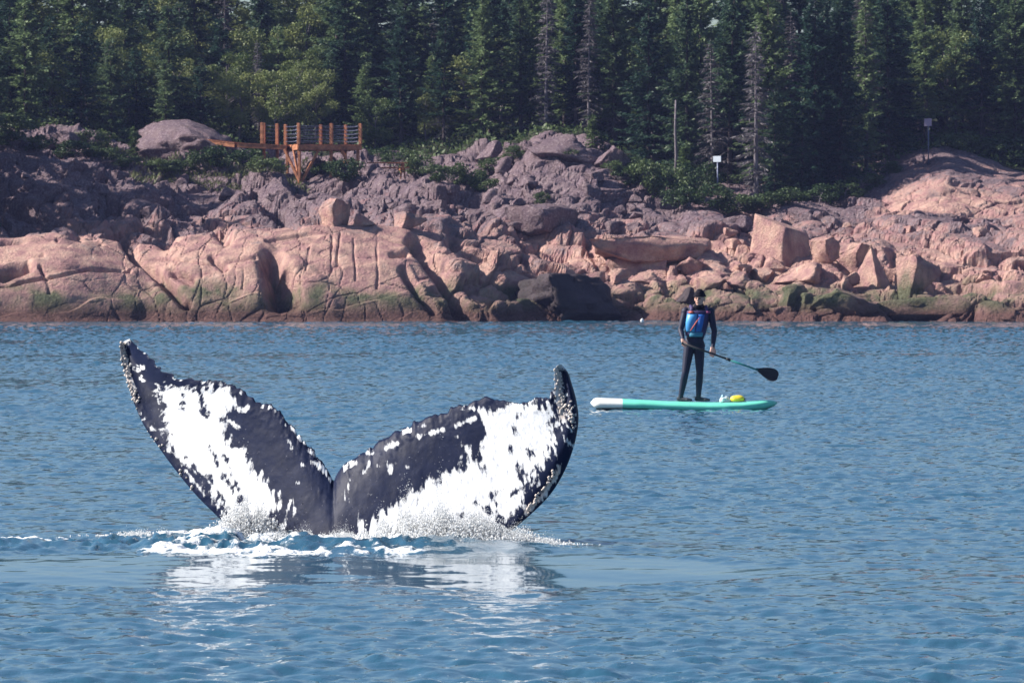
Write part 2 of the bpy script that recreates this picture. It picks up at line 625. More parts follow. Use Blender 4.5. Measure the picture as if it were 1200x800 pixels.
# ------------------------------------------------------------------ shore terrain
# each column: photo x, waterline distance, then (photo y, distance) from the tide line up to the forest edge
SHORE = [
    (-330, 245.4, [(348, 246.2), (315, 247.6), (290, 250.4), (293, 258), (235, 264), (170, 270), (148, 282)]),
    (0,    245.4, [(348, 246.0), (315, 247.4), (284, 250.4), (292, 258), (232, 264), (165, 270), (142, 282)]),
    (75,   245.2, [(347, 245.9), (312, 247.2), (275, 250.4), (288, 258), (235, 264), (177, 271), (158, 282)]),
    (150,  245.6, [(350, 246.4), (320, 248.0), (283, 251.2), (292, 257), (240, 264), (192, 272), (168, 284)]),
    (172,  245.8, [(350, 246.6), (320, 248.4), (284, 251.4), (290, 257), (242, 264), (197, 272), (172, 284)]),
    (230,  245.2, [(348, 245.9), (312, 247.2), (272, 250.4), (284, 257), (243, 265), (203, 272), (176, 284)]),
    (320,  244.8, [(347, 245.3), (310, 246.4), (268, 249.8), (280, 258), (240, 265), (204, 273), (182, 286)]),
    (400,  244.4, [(346, 245.0), (308, 246.2), (263, 250.0), (268, 257), (236, 265), (211, 273), (190, 286)]),
    (470,  244.0, [(346, 244.8), (312, 246.2), (265, 250.2), (261, 256), (238, 264), (211, 273), (191, 286)]),
    (520,  243.8, [(347, 244.9), (318, 246.8), (284, 250.0), (258, 256), (238, 264), (212, 273), (187, 286)]),
    (575,  243.8, [(350, 245.4), (322, 248.2), (292, 252.0), (268, 257), (243, 264), (208, 274), (174, 286)]),
    (630,  246.5, [(352, 248.6), (326, 250.0), (306, 252.8), (280, 258), (235, 266), (183, 274), (160, 284)]),
    (690,  249.5, [(354, 250.4), (326, 252.0), (304, 254.5), (282, 259), (236, 266), (182, 274), (168, 283)]),
    (735,  248.2, [(354, 249.6), (330, 252.4), (304, 256.0), (284, 260), (248, 267), (202, 274), (188, 283)]),
    (785,  246.6, [(354, 248.6), (332, 251.8), (306, 255.5), (282, 260), (258, 266), (240, 271), (214, 282)]),
    (840,  246.0, [(354, 248.2), (332, 251.5), (310, 255.0), (286, 259), (262, 265), (246, 271), (224, 282)]),
    (900,  245.8, [(355, 248.0), (334, 251.5), (312, 255.0), (288, 260), (264, 266), (242, 272), (224, 283)]),
    (960,  245.6, [(357, 247.8), (338, 251.2), (316, 255.0), (292, 260), (266, 266), (243, 272), (219, 284)]),
    (1030, 245.4, [(358, 247.6), (342, 251.0), (318, 255.0), (293, 260), (270, 266), (236, 273), (187, 285)]),
    (1110, 245.4, [(358, 247.6), (342, 251.0), (316, 255.0), (290, 260), (264, 266), (214, 272), (175, 285)]),
    (1180, 245.6, [(358, 247.6), (340, 251.0), (314, 255.0), (288, 260), (258, 266), (222, 273), (196, 285)]),
    (1530, 245.6, [(358, 247.6), (340, 251.0), (314, 255.0), (288, 260), (258, 266), (222, 273), (196, 285)]),
]


def shore_grid():
    cols = np.array([c[0] for c in SHORE], float)
    prof = []
    for px, yw, pts in SHORE:
        row = [at(px, 377, yw - 3.0), at(px, 377, yw)]
        row[0][2], row[1][2] = -1.3, 0.0
        for (py, Y) in pts:
            row.append(at(px, py, Y))
        row.append(at(px, np.interp(px, [0, 350, 620], [55, 65, 95]), 330.0))
        row.append(at(px, 40, 405.0))
        prof.append(row)
    prof = np.array(prof)                          # columns, control points, xyz
    pxs = np.concatenate([np.linspace(-330, -60, 60)[:-1], np.arange(-60, 1261, 1.55), np.linspace(1262, 1530, 60)[1:]])
    nv = [8, 34, 40, 50, 34, 50, 60, 40, 40, 16]
    # smooth interpolation along the coast
    j = np.clip(np.searchsorted(cols, pxs) - 1, 0, len(cols) - 2)
    t = (pxs - cols[j]) / (cols[j + 1] - cols[j])
    t = t * t * (3 - 2 * t) * 0.6 + t * 0.4
    A = prof[j] * (1 - t)[:, None, None] + prof[j + 1] * t[:, None, None]
    A[:, :, 0] = (pxs[:, None] - 600) / F * A[:, :, 1]
    rows, vtag = [], []
    for k in range(len(nv)):
        for q in range(nv[k]):
            s = q / nv[k]
            rows.append(A[:, k] * (1 - s) + A[:, k + 1] * s)
            vtag.append(k + s)
    rows.append(A[:, -1])
    vtag.append(len(nv))
    G = np.stack(rows, 0)                          # v, u, xyz
    for _ in range(9):                             # round the profile's corners
        G[1:-1, :, 1:] = 0.25 * G[:-2, :, 1:] + 0.5 * G[1:-1, :, 1:] + 0.25 * G[2:, :, 1:]
    for _ in range(6):
        G[:, 1:-1, 1:] = 0.25 * G[:, :-2, 1:] + 0.5 * G[:, 1:-1, 1:] + 0.25 * G[:, 2:, 1:]
    return pxs, np.array(vtag), G


def grid_normals(G):
    du = np.gradient(G, axis=1)
    dv = np.gradient(G, axis=0)
    n = np.cross(du, dv)
    n /= np.linalg.norm(n, axis=2, keepdims=True) + 1e-9
    return n


def build_shore():
    pxs, vt, G = shore_grid()
    nv, nu = G.shape[:2]
    Nn = grid_normals(G)
    P = G.reshape(-1, 3)
    nn = Nn.reshape(-1, 3)
    px = np.tile(pxs, nv)
    v = np.repeat(vt, nu)
    slab = smoothstep(545, 470, px) * smoothstep(4.6, 4.0, v)              # smooth ice-worn slab on the left
    upper = smoothstep(4.6, 5.4, v) * smoothstep(760, 660, px)
    dome = smoothstep(1000, 1060, px) * smoothstep(6.0, 6.5, v)
    soil = smoothstep(7.7, 8.3, v)
    rough = 1.0 - 0.94 * slab - 0.6 * dome * (1 - slab)
    rough *= 1 - 0.75 * soil
    # large forms
    d = rough * 0.32 * fbm(P, 0.22, 3, 3) + (0.24 * slab + 0.25 * dome) * fbm(P, 0.2, 2, 9)
    # tilted beds of jointed blocks, each block a flat face leaning its own way
    a = math.radians(14)
    R1 = np.array([[math.cos(a), 0, math.sin(a)], [0, 1, 0], [-math.sin(a), 0, math.cos(a)]])
    Q = P @ R1.T
    W = np.stack([fbm(P, 0.5, 2, 51), fbm(P, 0.5, 2, 53), fbm(P, 0.5, 2, 57)], -1)

    def blocks(sc, seed, off, tilt, cdepth, cw, warp):
        F1, F2, r1, r2, dv = worley((Q + warp * W) * np.array(sc), seed, True)
        g1, g2 = (r1 * 7.13) % 1.0 - 0.62, (r2 * 5.71) % 1.0 - 0.5
        dd = off * (r1 - 0.5) + tilt * (dv[:, 0] / sc[0] * g1 + dv[:, 2] / sc[2] * g2)
        return dd - cdepth * np.exp(-(F2 - F1) / cw), r1
    b1, _ = blocks((0.17, 0.22, 0.55), 61, 0.40, -0.16, 0.22, 0.025, 0.7)
    b2, _ = blocks((0.42, 0.40, 1.0), 71, 0.30, -0.25, 0.16, 0.03, 0.4)
    b3, _ = blocks((1.3, 1.2, 2.4), 75, 0.10, -0.3, 0.05, 0.04, 0.3)
    d += rough * (b1 + b2 * (0.62 + 0.6 * upper) + b3 * (0.35 + 0.9 * upper))
    # asymmetric ribs: gentle to the left, breaking off steeply to the right
    def saw(lam, ang, seed, sharp):
        ph = (P[:, 0] * math.cos(ang) + P[:, 2] * math.sin(ang) + 0.35 * P[:, 1]) / lam + 0.55 * fbm(P, 0.9 / lam, 2, seed)
        fr = ph % 1.0
        return smoothstep(0, sharp, fr) - smoothstep(sharp + 0.02, 1.0, fr) - 0.5
    d += rough * ((0.55 + 0.35 * upper) * saw(6.5, 0.75, 121, 0.84) + 0.28 * saw(2.6, 0.6, 125, 0.85)) + slab * 0.09 * saw(6.0, 0.45, 129, 0.9)
    # joints in the slab: few, thin, mostly steep
    F1, F2, r1, r2 = worley((Q + 0.9 * W) * np.array([0.30, 0.20, 0.50]), 65)
    jl = smoothstep(-0.1, 0.25, fbm(P, 0.35, 2, 67))
    d -= slab * jl * 0.07 * np.exp(-(F2 - F1) / 0.014)
    F1c, F2c, r5, r6 = worley((P + 0.5 * W) * np.array([1.1, 0.30, 0.20]), 81)
    jm = smoothstep(0.0, 0.25, fbm(P, 0.20, 2, 91) + 0.10)
    d -= slab * jm * 0.08 * np.exp(-(F2c - F1c) / 0.025)
    # clefts one can point to
    bq = np.array([(p_ - CAMZ) for p_ in P[:, 2]]) / P[:, 1]
    pyv = 400 - F * (bq * _c + _s) / (_c - bq * _s)
    for pts, wd, dp in ((((148, 282), (160, 300), (185, 325), (218, 354)), 5.0, 0.9), (((318, 306), (322, 330), (325, 352)), 11.0, 1.7), (((334, 322), (345, 352)), 9.0, 0.8),
                        (((486, 282), (505, 312), (534, 345), (546, 368)), 7.0, 1.1), (((470, 318), (490, 345), (505, 362)), 4.0, 0.5), (((530, 286), (575, 322), (640, 352)), 8.0, 1.1), (((4, 322), (34, 313)), 5.0, 0.6),
                        (((0, 291), (70, 286), (112, 279)), 1.8, 0.22), (((0, 336), (60, 330), (110, 318), (152, 322)), 2.0, 0.25), (((48, 316), (58, 345)), 2.0, 0.25), (((0, 308), (52, 303)), 2.0, 0.2),
                        (((250, 300), (262, 312)), 4.0, 0.4), (((204, 318), (222, 326)), 5.0, 0.45), (((286, 306), (282, 336)), 1.3, 0.11), (((386, 280), (388, 322)), 1.3, 0.11), (((396, 276), (393, 324)), 1.3, 0.11), (((413, 282), (416, 330)), 1.3, 0.11),
                        (((440, 274), (442, 338)), 1.3, 0.11), (((362, 290), (358, 318)), 1.3, 0.11), (((166, 300), (250, 308), (300, 300)), 1.5, 0.16), (((312, 284), (420, 268), (490, 290)), 1.8, 0.16), (((462, 300), (476, 298)), 4.0, 0.4),
                        (((560, 262), (600, 282), (660, 292)), 5.0, 0.5), (((690, 286), (704, 304), (712, 318)), 5.0, 0.7), (((0, 235), (60, 262), (92, 276)), 6.0, 0.8), (((100, 214), (150, 250), (190, 278)), 8.0, 0.9), (((210, 240), (262, 276)), 7.0, 0.8), (((300, 232), (348, 262)), 6.0, 0.6),
                        (((1048, 300), (1090, 340), (1120, 356)), 8.0, 0.7), (((1096, 326), (1200, 338)), 7.0, 0.8), (((840, 312), (900, 338)), 4.0, 0.4)):
        dm = np.full(len(P), 1e9)
        for a_, b_ in zip(pts[:-1], pts[1:]):
            e0, e1 = b_[0] - a_[0], b_[1] - a_[1]
            tt = np.clip(((px - a_[0]) * e0 + (pyv - a_[1]) * e1) / (e0 * e0 + e1 * e1), 0, 1)
            dm = np.minimum(dm, np.hypot(px - a_[0] - tt * e0 + 4 * W[:, 0], pyv - a_[1] - tt * e1 + 4 * W[:, 1]))
        d -= dp * np.exp(-(dm / wd) ** 2) * smoothstep(6.6, 6.0, v)
    # sheet ledges
    bed = (Q[:, 2] * 0.75 + 0.5 * W[:, 0] + 0.4 * fbm(P, 0.13, 2, 59)) % 1.0
    d += 0.13 * slab * (smoothstep(0.0, 0.85, bed) - smoothstep(0.93, 1.0, bed)) * 0.8
    # fine breakage
    d += (0.07 * rough + 0.03) * fbm(P, 1.6, 4, 101, 0.55) + 0.05 * rough * fbm(P, 3.2, 3, 111, 0.6, True)
    fade = smoothstep(0.0, 0.9, v) * 0.5 + 0.5
    PD = P + nn * (d * fade)[:, None]
    # the bedrock breaks into ledges: flat treads and steep risers, dipping gently to the right
    terr = rough * smoothstep(1.2, 1.7, v) * (1 - 0.9 * soil) * (0.85 - 0.35 * upper)
    Wl = fbm(P * np.array([0.45, 0.8, 0.8]), 0.45, 3, 151)
    for hh, wt, seed, rise in ((1.05, 0.95, 161, 2.6), (0.42, 0.6, 171, 2.2)):
        zz = PD[:, 2] + 0.16 * PD[:, 0] + hh * (1.1 * Wl + 0.35 * fbm(P * np.array([0.6, 1, 1]), 0.5, 2, seed))
        fr = (zz / hh) % 1.0
        PD[:, 2] += terr * wt * hh * (1 - (1 - fr) ** rise - fr - 0.2) - terr * 0.10 * hh * np.exp(-fr / 0.05)
    G2 = PD.reshape(nv, nu, 3)
    cut = int(np.searchsorted(vt, 8.0))
    outs = []
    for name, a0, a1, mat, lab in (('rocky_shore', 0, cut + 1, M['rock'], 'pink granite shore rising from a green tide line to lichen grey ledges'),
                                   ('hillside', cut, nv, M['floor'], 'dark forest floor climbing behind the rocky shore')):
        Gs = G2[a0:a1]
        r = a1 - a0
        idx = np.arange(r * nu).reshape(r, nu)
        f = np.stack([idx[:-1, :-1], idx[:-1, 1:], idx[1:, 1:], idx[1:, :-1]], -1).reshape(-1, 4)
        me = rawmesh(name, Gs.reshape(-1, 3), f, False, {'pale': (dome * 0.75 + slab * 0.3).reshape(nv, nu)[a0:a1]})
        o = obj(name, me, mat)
        tag(o, lab, kind='structure')
        outs.append((Gs.reshape(-1, 3), f))
    allv = np.concatenate([outs[0][0], outs[1][0]])
    allf = np.concatenate([outs[0][1], outs[1][1] + len(outs[0][0])])
    return BVHTree.FromPolygons(allv.tolist(), allf.tolist())


BVH = build_shore()
CAMLOC = Vector((0, 0, CAMZ))


def hit(px, py):
    d = (V(px, py, 250.0) - CAMLOC).normalized()
    h = BVH.ray_cast(CAMLOC, d)
    return h[0]


def ground(x, y):
    h = BVH.ray_cast(Vector((x, y, 80)), Vector((0, 0, -1)))
    return h[0].z if h[0] else 0.0


# ------------------------------------------------------------------ boulders
def boulder_mesh(name, seed, planes=10, sub=4, box=None, rough=1.0):
    """ico sphere clipped by random joint planes, then weathered; fits a unit box"""
    rng = np.random.default_rng(seed)
    bm = bmesh.new()
    bmesh.ops.create_icosphere(bm, subdivisions=sub, radius=1.0)
    P = np.array([v.co[:] for v in bm.verts])
    F_ = np.array([[v.index for v in f.verts] for f in bm.faces])
    bm.free()
    P *= 1.45
    ns = []
    if box:
        for k in range(6):
            n = np.zeros(3)
            n[k // 2] = 1 if k % 2 else -1
            n += rng.normal(size=3) * box
            ns.append((n / np.linalg.norm(n), rng.uniform(0.55, 0.72)))
    for k in range(planes):
        n = rng.normal(size=3)
        ns.append((n / np.linalg.norm(n), rng.uniform(0.62, 0.95)))
    for _ in range(2):
        for n, dd in ns:
            e = np.maximum(0, P @ n - dd)
            P -= e[:, None] * n
    L = np.linalg.norm(P, axis=1, keepdims=True)
    U = P / L
    d = 0.07 * fbm(P + seed, 1.6, 3, seed) + 0.045 * fbm(P + seed, 5.0, 4, seed + 3)
    F1, F2, r, _ = worley((P + seed) * np.array([1.1, 1.1, 2.2]), seed + 9)
    d -= 0.05 * np.exp(-(F2 - F1) / 0.06)
    d += 0.07 * (r - 0.5)
    P = P + U * (d * rough)[:, None]
    mn, mx = P.min(0), P.max(0)
    P = (P - (mn + mx) / 2) / (mx - mn)
    P[:, 2] += 0.5
    return rawmesh(name, P, F_, True)


BM = [boulder_mesh('boulder', 100 + i, 13, 4, None, 1.6) for i in range(6)]
BB = [boulder_mesh('boulder', 200 + i, 5, 4, 0.2, 1.35) for i in range(5)]
BS = [boulder_mesh('boulder', 300 + i, 9, 3, None, 1.6) for i in range(6)]


def cut_boulder(planes):
    """boulder broken along the given joint planes"""
    bm = bmesh.new()
    bmesh.ops.create_icosphere(bm, subdivisions=4, radius=1.0)
    P = np.array([v.co[:] for v in bm.verts])
    F_ = np.array([[v.index for v in f.verts] for f in bm.faces])
    bm.free()
    P *= 1.6
    P[:, 2] += 0.5
    for _ in range(2):
        for n, dd in planes:
            n = np.array(n, float)
            n /= np.linalg.norm(n)
            e = np.maximum(0, P @ n - dd)
            P -= e[:, None] * n
    P += (P / np.linalg.norm(P, axis=1, keepdims=True)) * (0.04 * fbm(P, 2.5, 4, 5))[:, None]
    mn, mx = P.min(0), P.max(0)
    P = (P - (mn + mx) / 2) / (mx - mn)
    P[:, 2] += 0.5
    return rawmesh('boulder', P, F_, True)


TRI = cut_boulder((((-0.62, -0.55, 0.36), 0.50), ((0.85, -0.30, 0.42), 0.56), ((0.1, 0.9, 0.4), 0.6), ((0, 0, -1), 0.35), ((-0.8, 0.2, 0.5), 0.62), ((0.75, -0.6, -0.05), 0.85), ((-.6, -.1, -.2), 0.86)))
WEDGE = cut_boulder((((-0.62, -0.74, 0.22), 0.62), ((0.72, -0.66, 0.12), 0.60), ((0.30, -0.10, 0.93), 0.85), ((1, 0.1, 0.1), 1.05), ((-1, 0.3, 0.1), 1.0), ((0, 1, 0.2), 0.8), ((0, 0, -1), 0.4), ((-0.2, -0.75, 0.65), 0.88)))
BIG = [boulder_mesh('boulder', 400 + i, 9, 5, 0.3, 1.7) for i in range(2)]


def with_mat(me, mat):
    key = me.name + mat.name
    if key not in with_mat.c:
        m2 = me.copy()
        m2.materials.clear()
        m2.materials.append(mat)
        with_mat.c[key] = m2
    return with_mat.c[key]


with_mat.c = {}


def boulder(mesh, x0, x1, y0, y1, label, depth=None, rz=0.0, mat='boulder', sink=0.16, group=None, tilt=0.0, cat='boulder', name='boulder', yd=None):
    """a boulder that fills photo box x0..x1, y0..y1 and rests on the shore"""
    px, w = (x0 + x1) / 2, x1 - x0
    if yd is None:
        h = hit(px, y1 - 1)
        Yb = h.y if h else 250.0
    else:
        Yb = yd
    wm = w * Yb / F
    hm = (y1 - y0) * Yb / F
    dm = depth if depth else wm * 0.8
    Yc = Yb + dm * 0.42
    c = V(px, y1, Yb)
    k = Yc / Yb
    base = Vector((c.x * k, Yc, c.z - hm * sink))
    o = obj(name, with_mat(mesh, M[mat]), loc=base)
    # scale so that the turned boulder still spans the box
    cr, sr = abs(math.cos(rz)), abs(math.sin(rz))
    sx = wm / max(0.5, cr + sr * (dm / wm) * 0.8)
    o.scale = (sx, dm, hm * (1 + sink) * k)
    o.rotation_euler = (0, tilt, rz)
    tag(o, label, cat, group)
    return o


B = boulder
# the ones one can name
B(WEDGE, 876, 952, 250, 307, 'big pale pink wedge boulder with a sunlit left face and a shaded right side', 2.7, 0.0)
B(BB[1], 948, 984, 277, 311, 'square upright pink block just right of the big pale wedge boulder', 1.3, 0.7)
B(BB[2], 980, 1030, 284, 324, 'dark sided pink block behind the pointed three-sided boulder', 1.6, 0.6)
B(TRI, 994, 1052, 286, 339, 'pointed three-sided pink boulder with a bright flat face', 2.0, 0.0)
B(BB[3], 1046, 1098, 297, 344, 'tall shaded block beside the pointed three-sided boulder', 1.8, 0.65)
B(BM[0], 936, 1034, 337, 378, 'long low green stained rock at the water below the pointed boulder', 3.4, 0.1, sink=0.3)
B(BM[1], 1020, 1170, 347, 379, 'long sunlit whaleback rock at the water, pale along its top', 3.2, 0.05, sink=0.3)
B(BM[2], 1170, 1198, 361, 378, 'small rounded rock at the water beyond the whaleback rock', 1.0, sink=0.3)
B(BM[3], 912, 948, 332, 362, 'rounded pale boulder above the green stained waterside rock', 1.3)
B(BM[4], 877, 908, 313, 332, 'low pink boulder below the big pale wedge boulder', 1.3)
B(BM[5], 905, 978, 307, 335, 'broad flat topped boulder below the square pink block', 2.6, 0.2)
B(BM[1], 846, 884, 252, 276, 'rounded grey boulder against the left of the big pale wedge boulder', 1.5, mat='grey_boulder')
B(BB[1], 684, 836, 276, 312, 'long flat topped granite ledge with a shaded front', 3.6, 0.06, name='rock_ledge', cat='rock ledge')
B(BB[0], 704, 784, 299, 322, 'lower slab lying in front of the long flat topped ledge', 1.8, -0.05, name='rock_slab', cat='rock slab')
B(BM[0], 776, 840, 301, 330, 'large rounded boulder leaning at the right end of the flat topped ledge', 2.2, 0.3)
B(BM[2], 738, 777, 316, 335, 'lumpy pale boulder below the slab in front of the ledge', 1.4)
B(BM[3], 713, 739, 314, 333, 'small pale boulder at the corner of the slab below the ledge', 1.0)
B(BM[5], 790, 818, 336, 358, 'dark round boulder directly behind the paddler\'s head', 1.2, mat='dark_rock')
B(BM[4], 812, 852, 323, 340, 'low boulder above and right of the paddler\'s head', 1.5)
B(BM[2], 850, 882, 318, 340, 'rounded boulder between the paddler and the big wedge boulder', 1.4)
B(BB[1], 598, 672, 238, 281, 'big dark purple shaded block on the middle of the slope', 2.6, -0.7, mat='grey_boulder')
B(BB[2], 374, 412, 232, 267, 'bright sunlit upright block on top of the smooth slab', 1.3, 0.5)
B(BS[0], 413, 440, 250, 267, 'small block beside the bright upright block', 0.9)
B(BB[3], 458, 498, 247, 270, 'square sunlit block at the right end of the smooth slab', 1.4, 0.5)
B(BIG[0], 146, 290, 138, 186, 'huge grey outcrop below the trees left of the wooden lookout', 6.0, 0.15, mat='grey_boulder', tilt=0.24, sink=0.3, name='rock_outcrop', cat='rock outcrop')
B(BM[1], 52, 94, 153, 178, 'grey boulder at the edge of the trees near the grey outcrop', 1.8, mat='grey_boulder')
B(BM[5], 556, 594, 164, 190, 'knobbly grey boulder at the foot of the trees above the shrubs', 1.6, mat='grey_boulder')
B(BM[0], 694, 740, 170, 205, 'reddish knob of rock at the top of the rocky rise', 2.0, 0.4)
B(BM[2], 612, 700, 156, 190, 'pale rock crest at the forest edge beside a small bright spruce', 3.4, 0.1, mat='grey_boulder')
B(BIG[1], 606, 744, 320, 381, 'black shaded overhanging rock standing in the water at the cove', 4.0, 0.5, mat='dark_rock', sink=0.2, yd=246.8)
# smaller rocks lying on the right-hand slope and the upper ledges
sites = []


def slope_zone(px, py):
    a = 'near the flat topped ledge' if px < 845 else 'round the big wedge boulder' if px < 985 else 'round the pointed boulder' if px < 1090 else 'beyond the tall shaded block'
    b = 'high on the slope' if py < 300 else 'halfway down the slope' if py < 338 else 'close to the water'
    return 'small pink boulder ' + b + ' ' + a, 'small boulders ' + b + ' ' + a


for k in range(52):
    px = RNG.uniform(690, 1195)
    py = RNG.uniform(262, 372)
    w = RNG.uniform(11, 30) * (0.8 + 0.4 * (py - 262) / 110)
    sites.append((px, py, w, 'boulder', *slope_zone(px, py)))
for k in range(34):
    px = RNG.uniform(0, 560)
    py = RNG.uniform(200, 255)
    w = RNG.uniform(12, 30)
    sites.append((px, py, w, 'grey_boulder', 'small lichen grey rock on the rough ledges above the smooth slab', 'small rocks on the upper ledges'))
for k in range(26):
    px = RNG.uniform(560, 780)
    py = RNG.uniform(195, 275)
    w = RNG.uniform(12, 34)
    sites.append((px, py, w, 'grey_boulder', 'small purplish rock on the rise in the middle of the shore', 'small rocks on the middle rise'))
for k, (px, py, w, mt, lab, grp) in enumerate(sites):
    hgt = w * RNG.uniform(0.34, 0.62)
    B(BS[k % 6] if k % 3 else BB[k % 5], px - w / 2, px + w / 2, py - hgt, py, lab, w / 27 * RNG.uniform(0.7, 1.2), RNG.uniform(-0.8, 0.8), mt, 0.25, grp)

# ------------------------------------------------------------------ trees
def quads_from(cent, d, s, L, Wd):
    """diamond leaves: base at cent, axis d, side s, length L, width Wd"""
    a = cent
    b = cent + d * (L * 0.45)[:, None] + s * (Wd / 2)[:, None]
    c = cent + d * L[:, None]
    e = cent + d * (L * 0.45)[:, None] - s * (Wd / 2)[:, None]
    n = len(cent)
    vs = np.stack([a, b, c, e], 1).reshape(-1, 3)
    return vs, np.arange(n * 4).reshape(n, 4)


def unit(v):
    return v / (np.linalg.norm(v, axis=-1, keepdims=True) + 1e-9)


def spruce_parts(seed, h, rbase, bare, density=1.0, dead=False, lean=0.0):
    rng = np.random.default_rng(seed)
    C, D, S, L, Wd = [], [], [], [], []
    tw_p, tw_d, tw_l = [], [], []
    lean_az = rng.uniform(0, 2 * PI)
    lv = np.array([math.cos(lean_az), math.sin(lean_az), 0]) * lean

    def axis(z):
        return lv * z * z / h + np.array([0, 0, z])
    z = bare * h * 0.35
    side_gap = rng.uniform(0, 2 * PI)
    while z < h * 0.985:
        f = z / h
        live = f > bare or rng.random() < 0.12
        nb = rng.integers(4, 8) if f < 0.85 else rng.integers(3, 5)
        tier = rng.uniform(0.5, 1.35)
        for k in range(nb):
            az = rng.uniform(0, 2 * PI)
            ln = (rbase * (1 - f) ** 0.8 * rng.uniform(0.5, 1.15) * tier + 0.10)
            if abs(((az - side_gap + PI) % (2 * PI)) - PI) < 0.5:
                ln *= 0.6
            if f < bare + 0.2:
                ln *= 0.55 + 0.45 * min(1, max(0, (f - bare * 0.5) / 0.25))
            out = np.array([math.cos(az), math.sin(az), 0])
            sd = np.array([-math.sin(az), math.cos(az), 0])
            el0 = 0.5 * f - 0.22 + rng.normal() * 0.1
            if dead or not live:
                tw_p.append(axis(z)); tw_d.append(unit(out + np.array([0, 0, el0 - 0.15]))); tw_l.append(ln)
                if dead:
                    m = int(ln / 0.05) + 2
                    t = rng.uniform(0.25, 1, m)
                    base = axis(z)[None] + out[None] * (t * ln)[:, None] + np.array([0, 0, 1])[None] * (t * ln * (el0 - 0.15))[:, None]
                    dd = unit(out[None] * rng.uniform(0.2, 1, (m, 1)) + sd[None] * rng.normal(size=(m, 1)) * 0.9 + np.array([0, 0, -0.4]) + rng.normal(size=(m, 3)) * 0.15)
                    C.append(base); D.append(dd); S.append(unit(np.cross(dd, rng.normal(size=(m, 3))))); L.append(rng.uniform(0.14, 0.36, m)); Wd.append(np.full(m, 0.05))
                continue
            m = max(3, int(ln / 0.043 * density))
            t = (np.arange(m) + rng.uniform(0, 1, m)) / m
            rise = el0 * t + 0.22 * t ** 2.2 - 0.30 * t * (1 - f)
            base = axis(z)[None] + out[None] * (t * ln)[:, None] + np.array([0, 0, 1])[None] * (rise * ln)[:, None]
            for rep in range(2):
                sgn = rng.choice([-1, 1], m)
                ang = rng.uniform(0.15, 1.0, m)
                dd = out[None] * np.cos(ang)[:, None] + sd[None] * (sgn * np.sin(ang))[:, None]
                dd = unit(dd + np.array([0, 0, 1])[None] * rng.normal(-0.18, 0.28, m)[:, None])
                ss = unit(np.cross(dd, np.array([0, 0, 1.0])[None] + rng.normal(size=(m, 3)) * 0.45))
                C.append(base + rng.normal(size=(m, 3)) * 0.02); D.append(dd); S.append(ss)
                L.append(rng.uniform(0.2, 0.44, m) * (1.1 - 0.45 * t)); Wd.append(rng.uniform(0.055, 0.11, m))
        z += rng.uniform(0.13, 0.30) * (1 - 0.35 * f)
    # leader
    m = 10
    t = np.linspace(0.93, 1.0, m)
    C.append(np.stack([axis(q * h) for q in t])); dd = unit(rng.normal(size=(m, 3)) * 0.5 + np.array([0, 0, 1.0])); D.append(dd)
    S.append(unit(np.cross(dd, rng.normal(size=(m, 3))))); L.append(rng.uniform(0.12, 0.25, m)); Wd.append(np.full(m, 0.05))
    crown = quads_from(np.concatenate(C), np.concatenate(D), np.concatenate(S), np.concatenate(L), np.concatenate(Wd))
    r0 = 0.013 * h + 0.02
    pts = [axis(q * h) for q in (-0.03, 0.05, 0.2, 0.4, 0.6, 0.8, 0.96)]
    tv, tf = tube(pts, [r0 * 1.25, r0, r0 * 0.85, r0 * 0.65, r0 * 0.45, r0 * 0.25, r0 * 0.06], 7)
    tw = None
    if tw_p:
        p, d, l = np.array(tw_p), np.array(tw_d), np.array(tw_l)
        s = unit(np.cross(d, np.array([0, 0, 1.0])[None] + 0.3))
        tw = quads_from(p, d, s, l, np.full(len(l), 0.045))
        s2 = unit(np.cross(d, s))
        t2 = quads_from(p, d, s2, l * 0.98, np.full(len(l), 0.045))
        tw = (np.concatenate([tw[0], t2[0]]), np.concatenate([tw[1], t2[1] + len(tw[0])]))
    return crown, (tv, tf), tw


def make_spruce(seed, h, rbase, bare, mat='spruce', density=1.0, dead=False, lean=0.0, bark='bark'):
    crown, (tv, tf), tw = spruce_parts(seed, h, rbase, bare, density, dead, lean)
    r = dict(trunk=py_mesh('trunk', tv, tf), crown=rawmesh('crown', crown[0], crown[1]))
    r['trunk'].materials.append(M[bark])
    r['crown'].materials.append(M['dead'] if dead else M[mat])
    if tw is not None:
        r['bare_branches'] = rawmesh('bare_branches', tw[0], tw[1])
        r['bare_branches'].materials.append(M['dead'])
    r['h'] = h
    return r


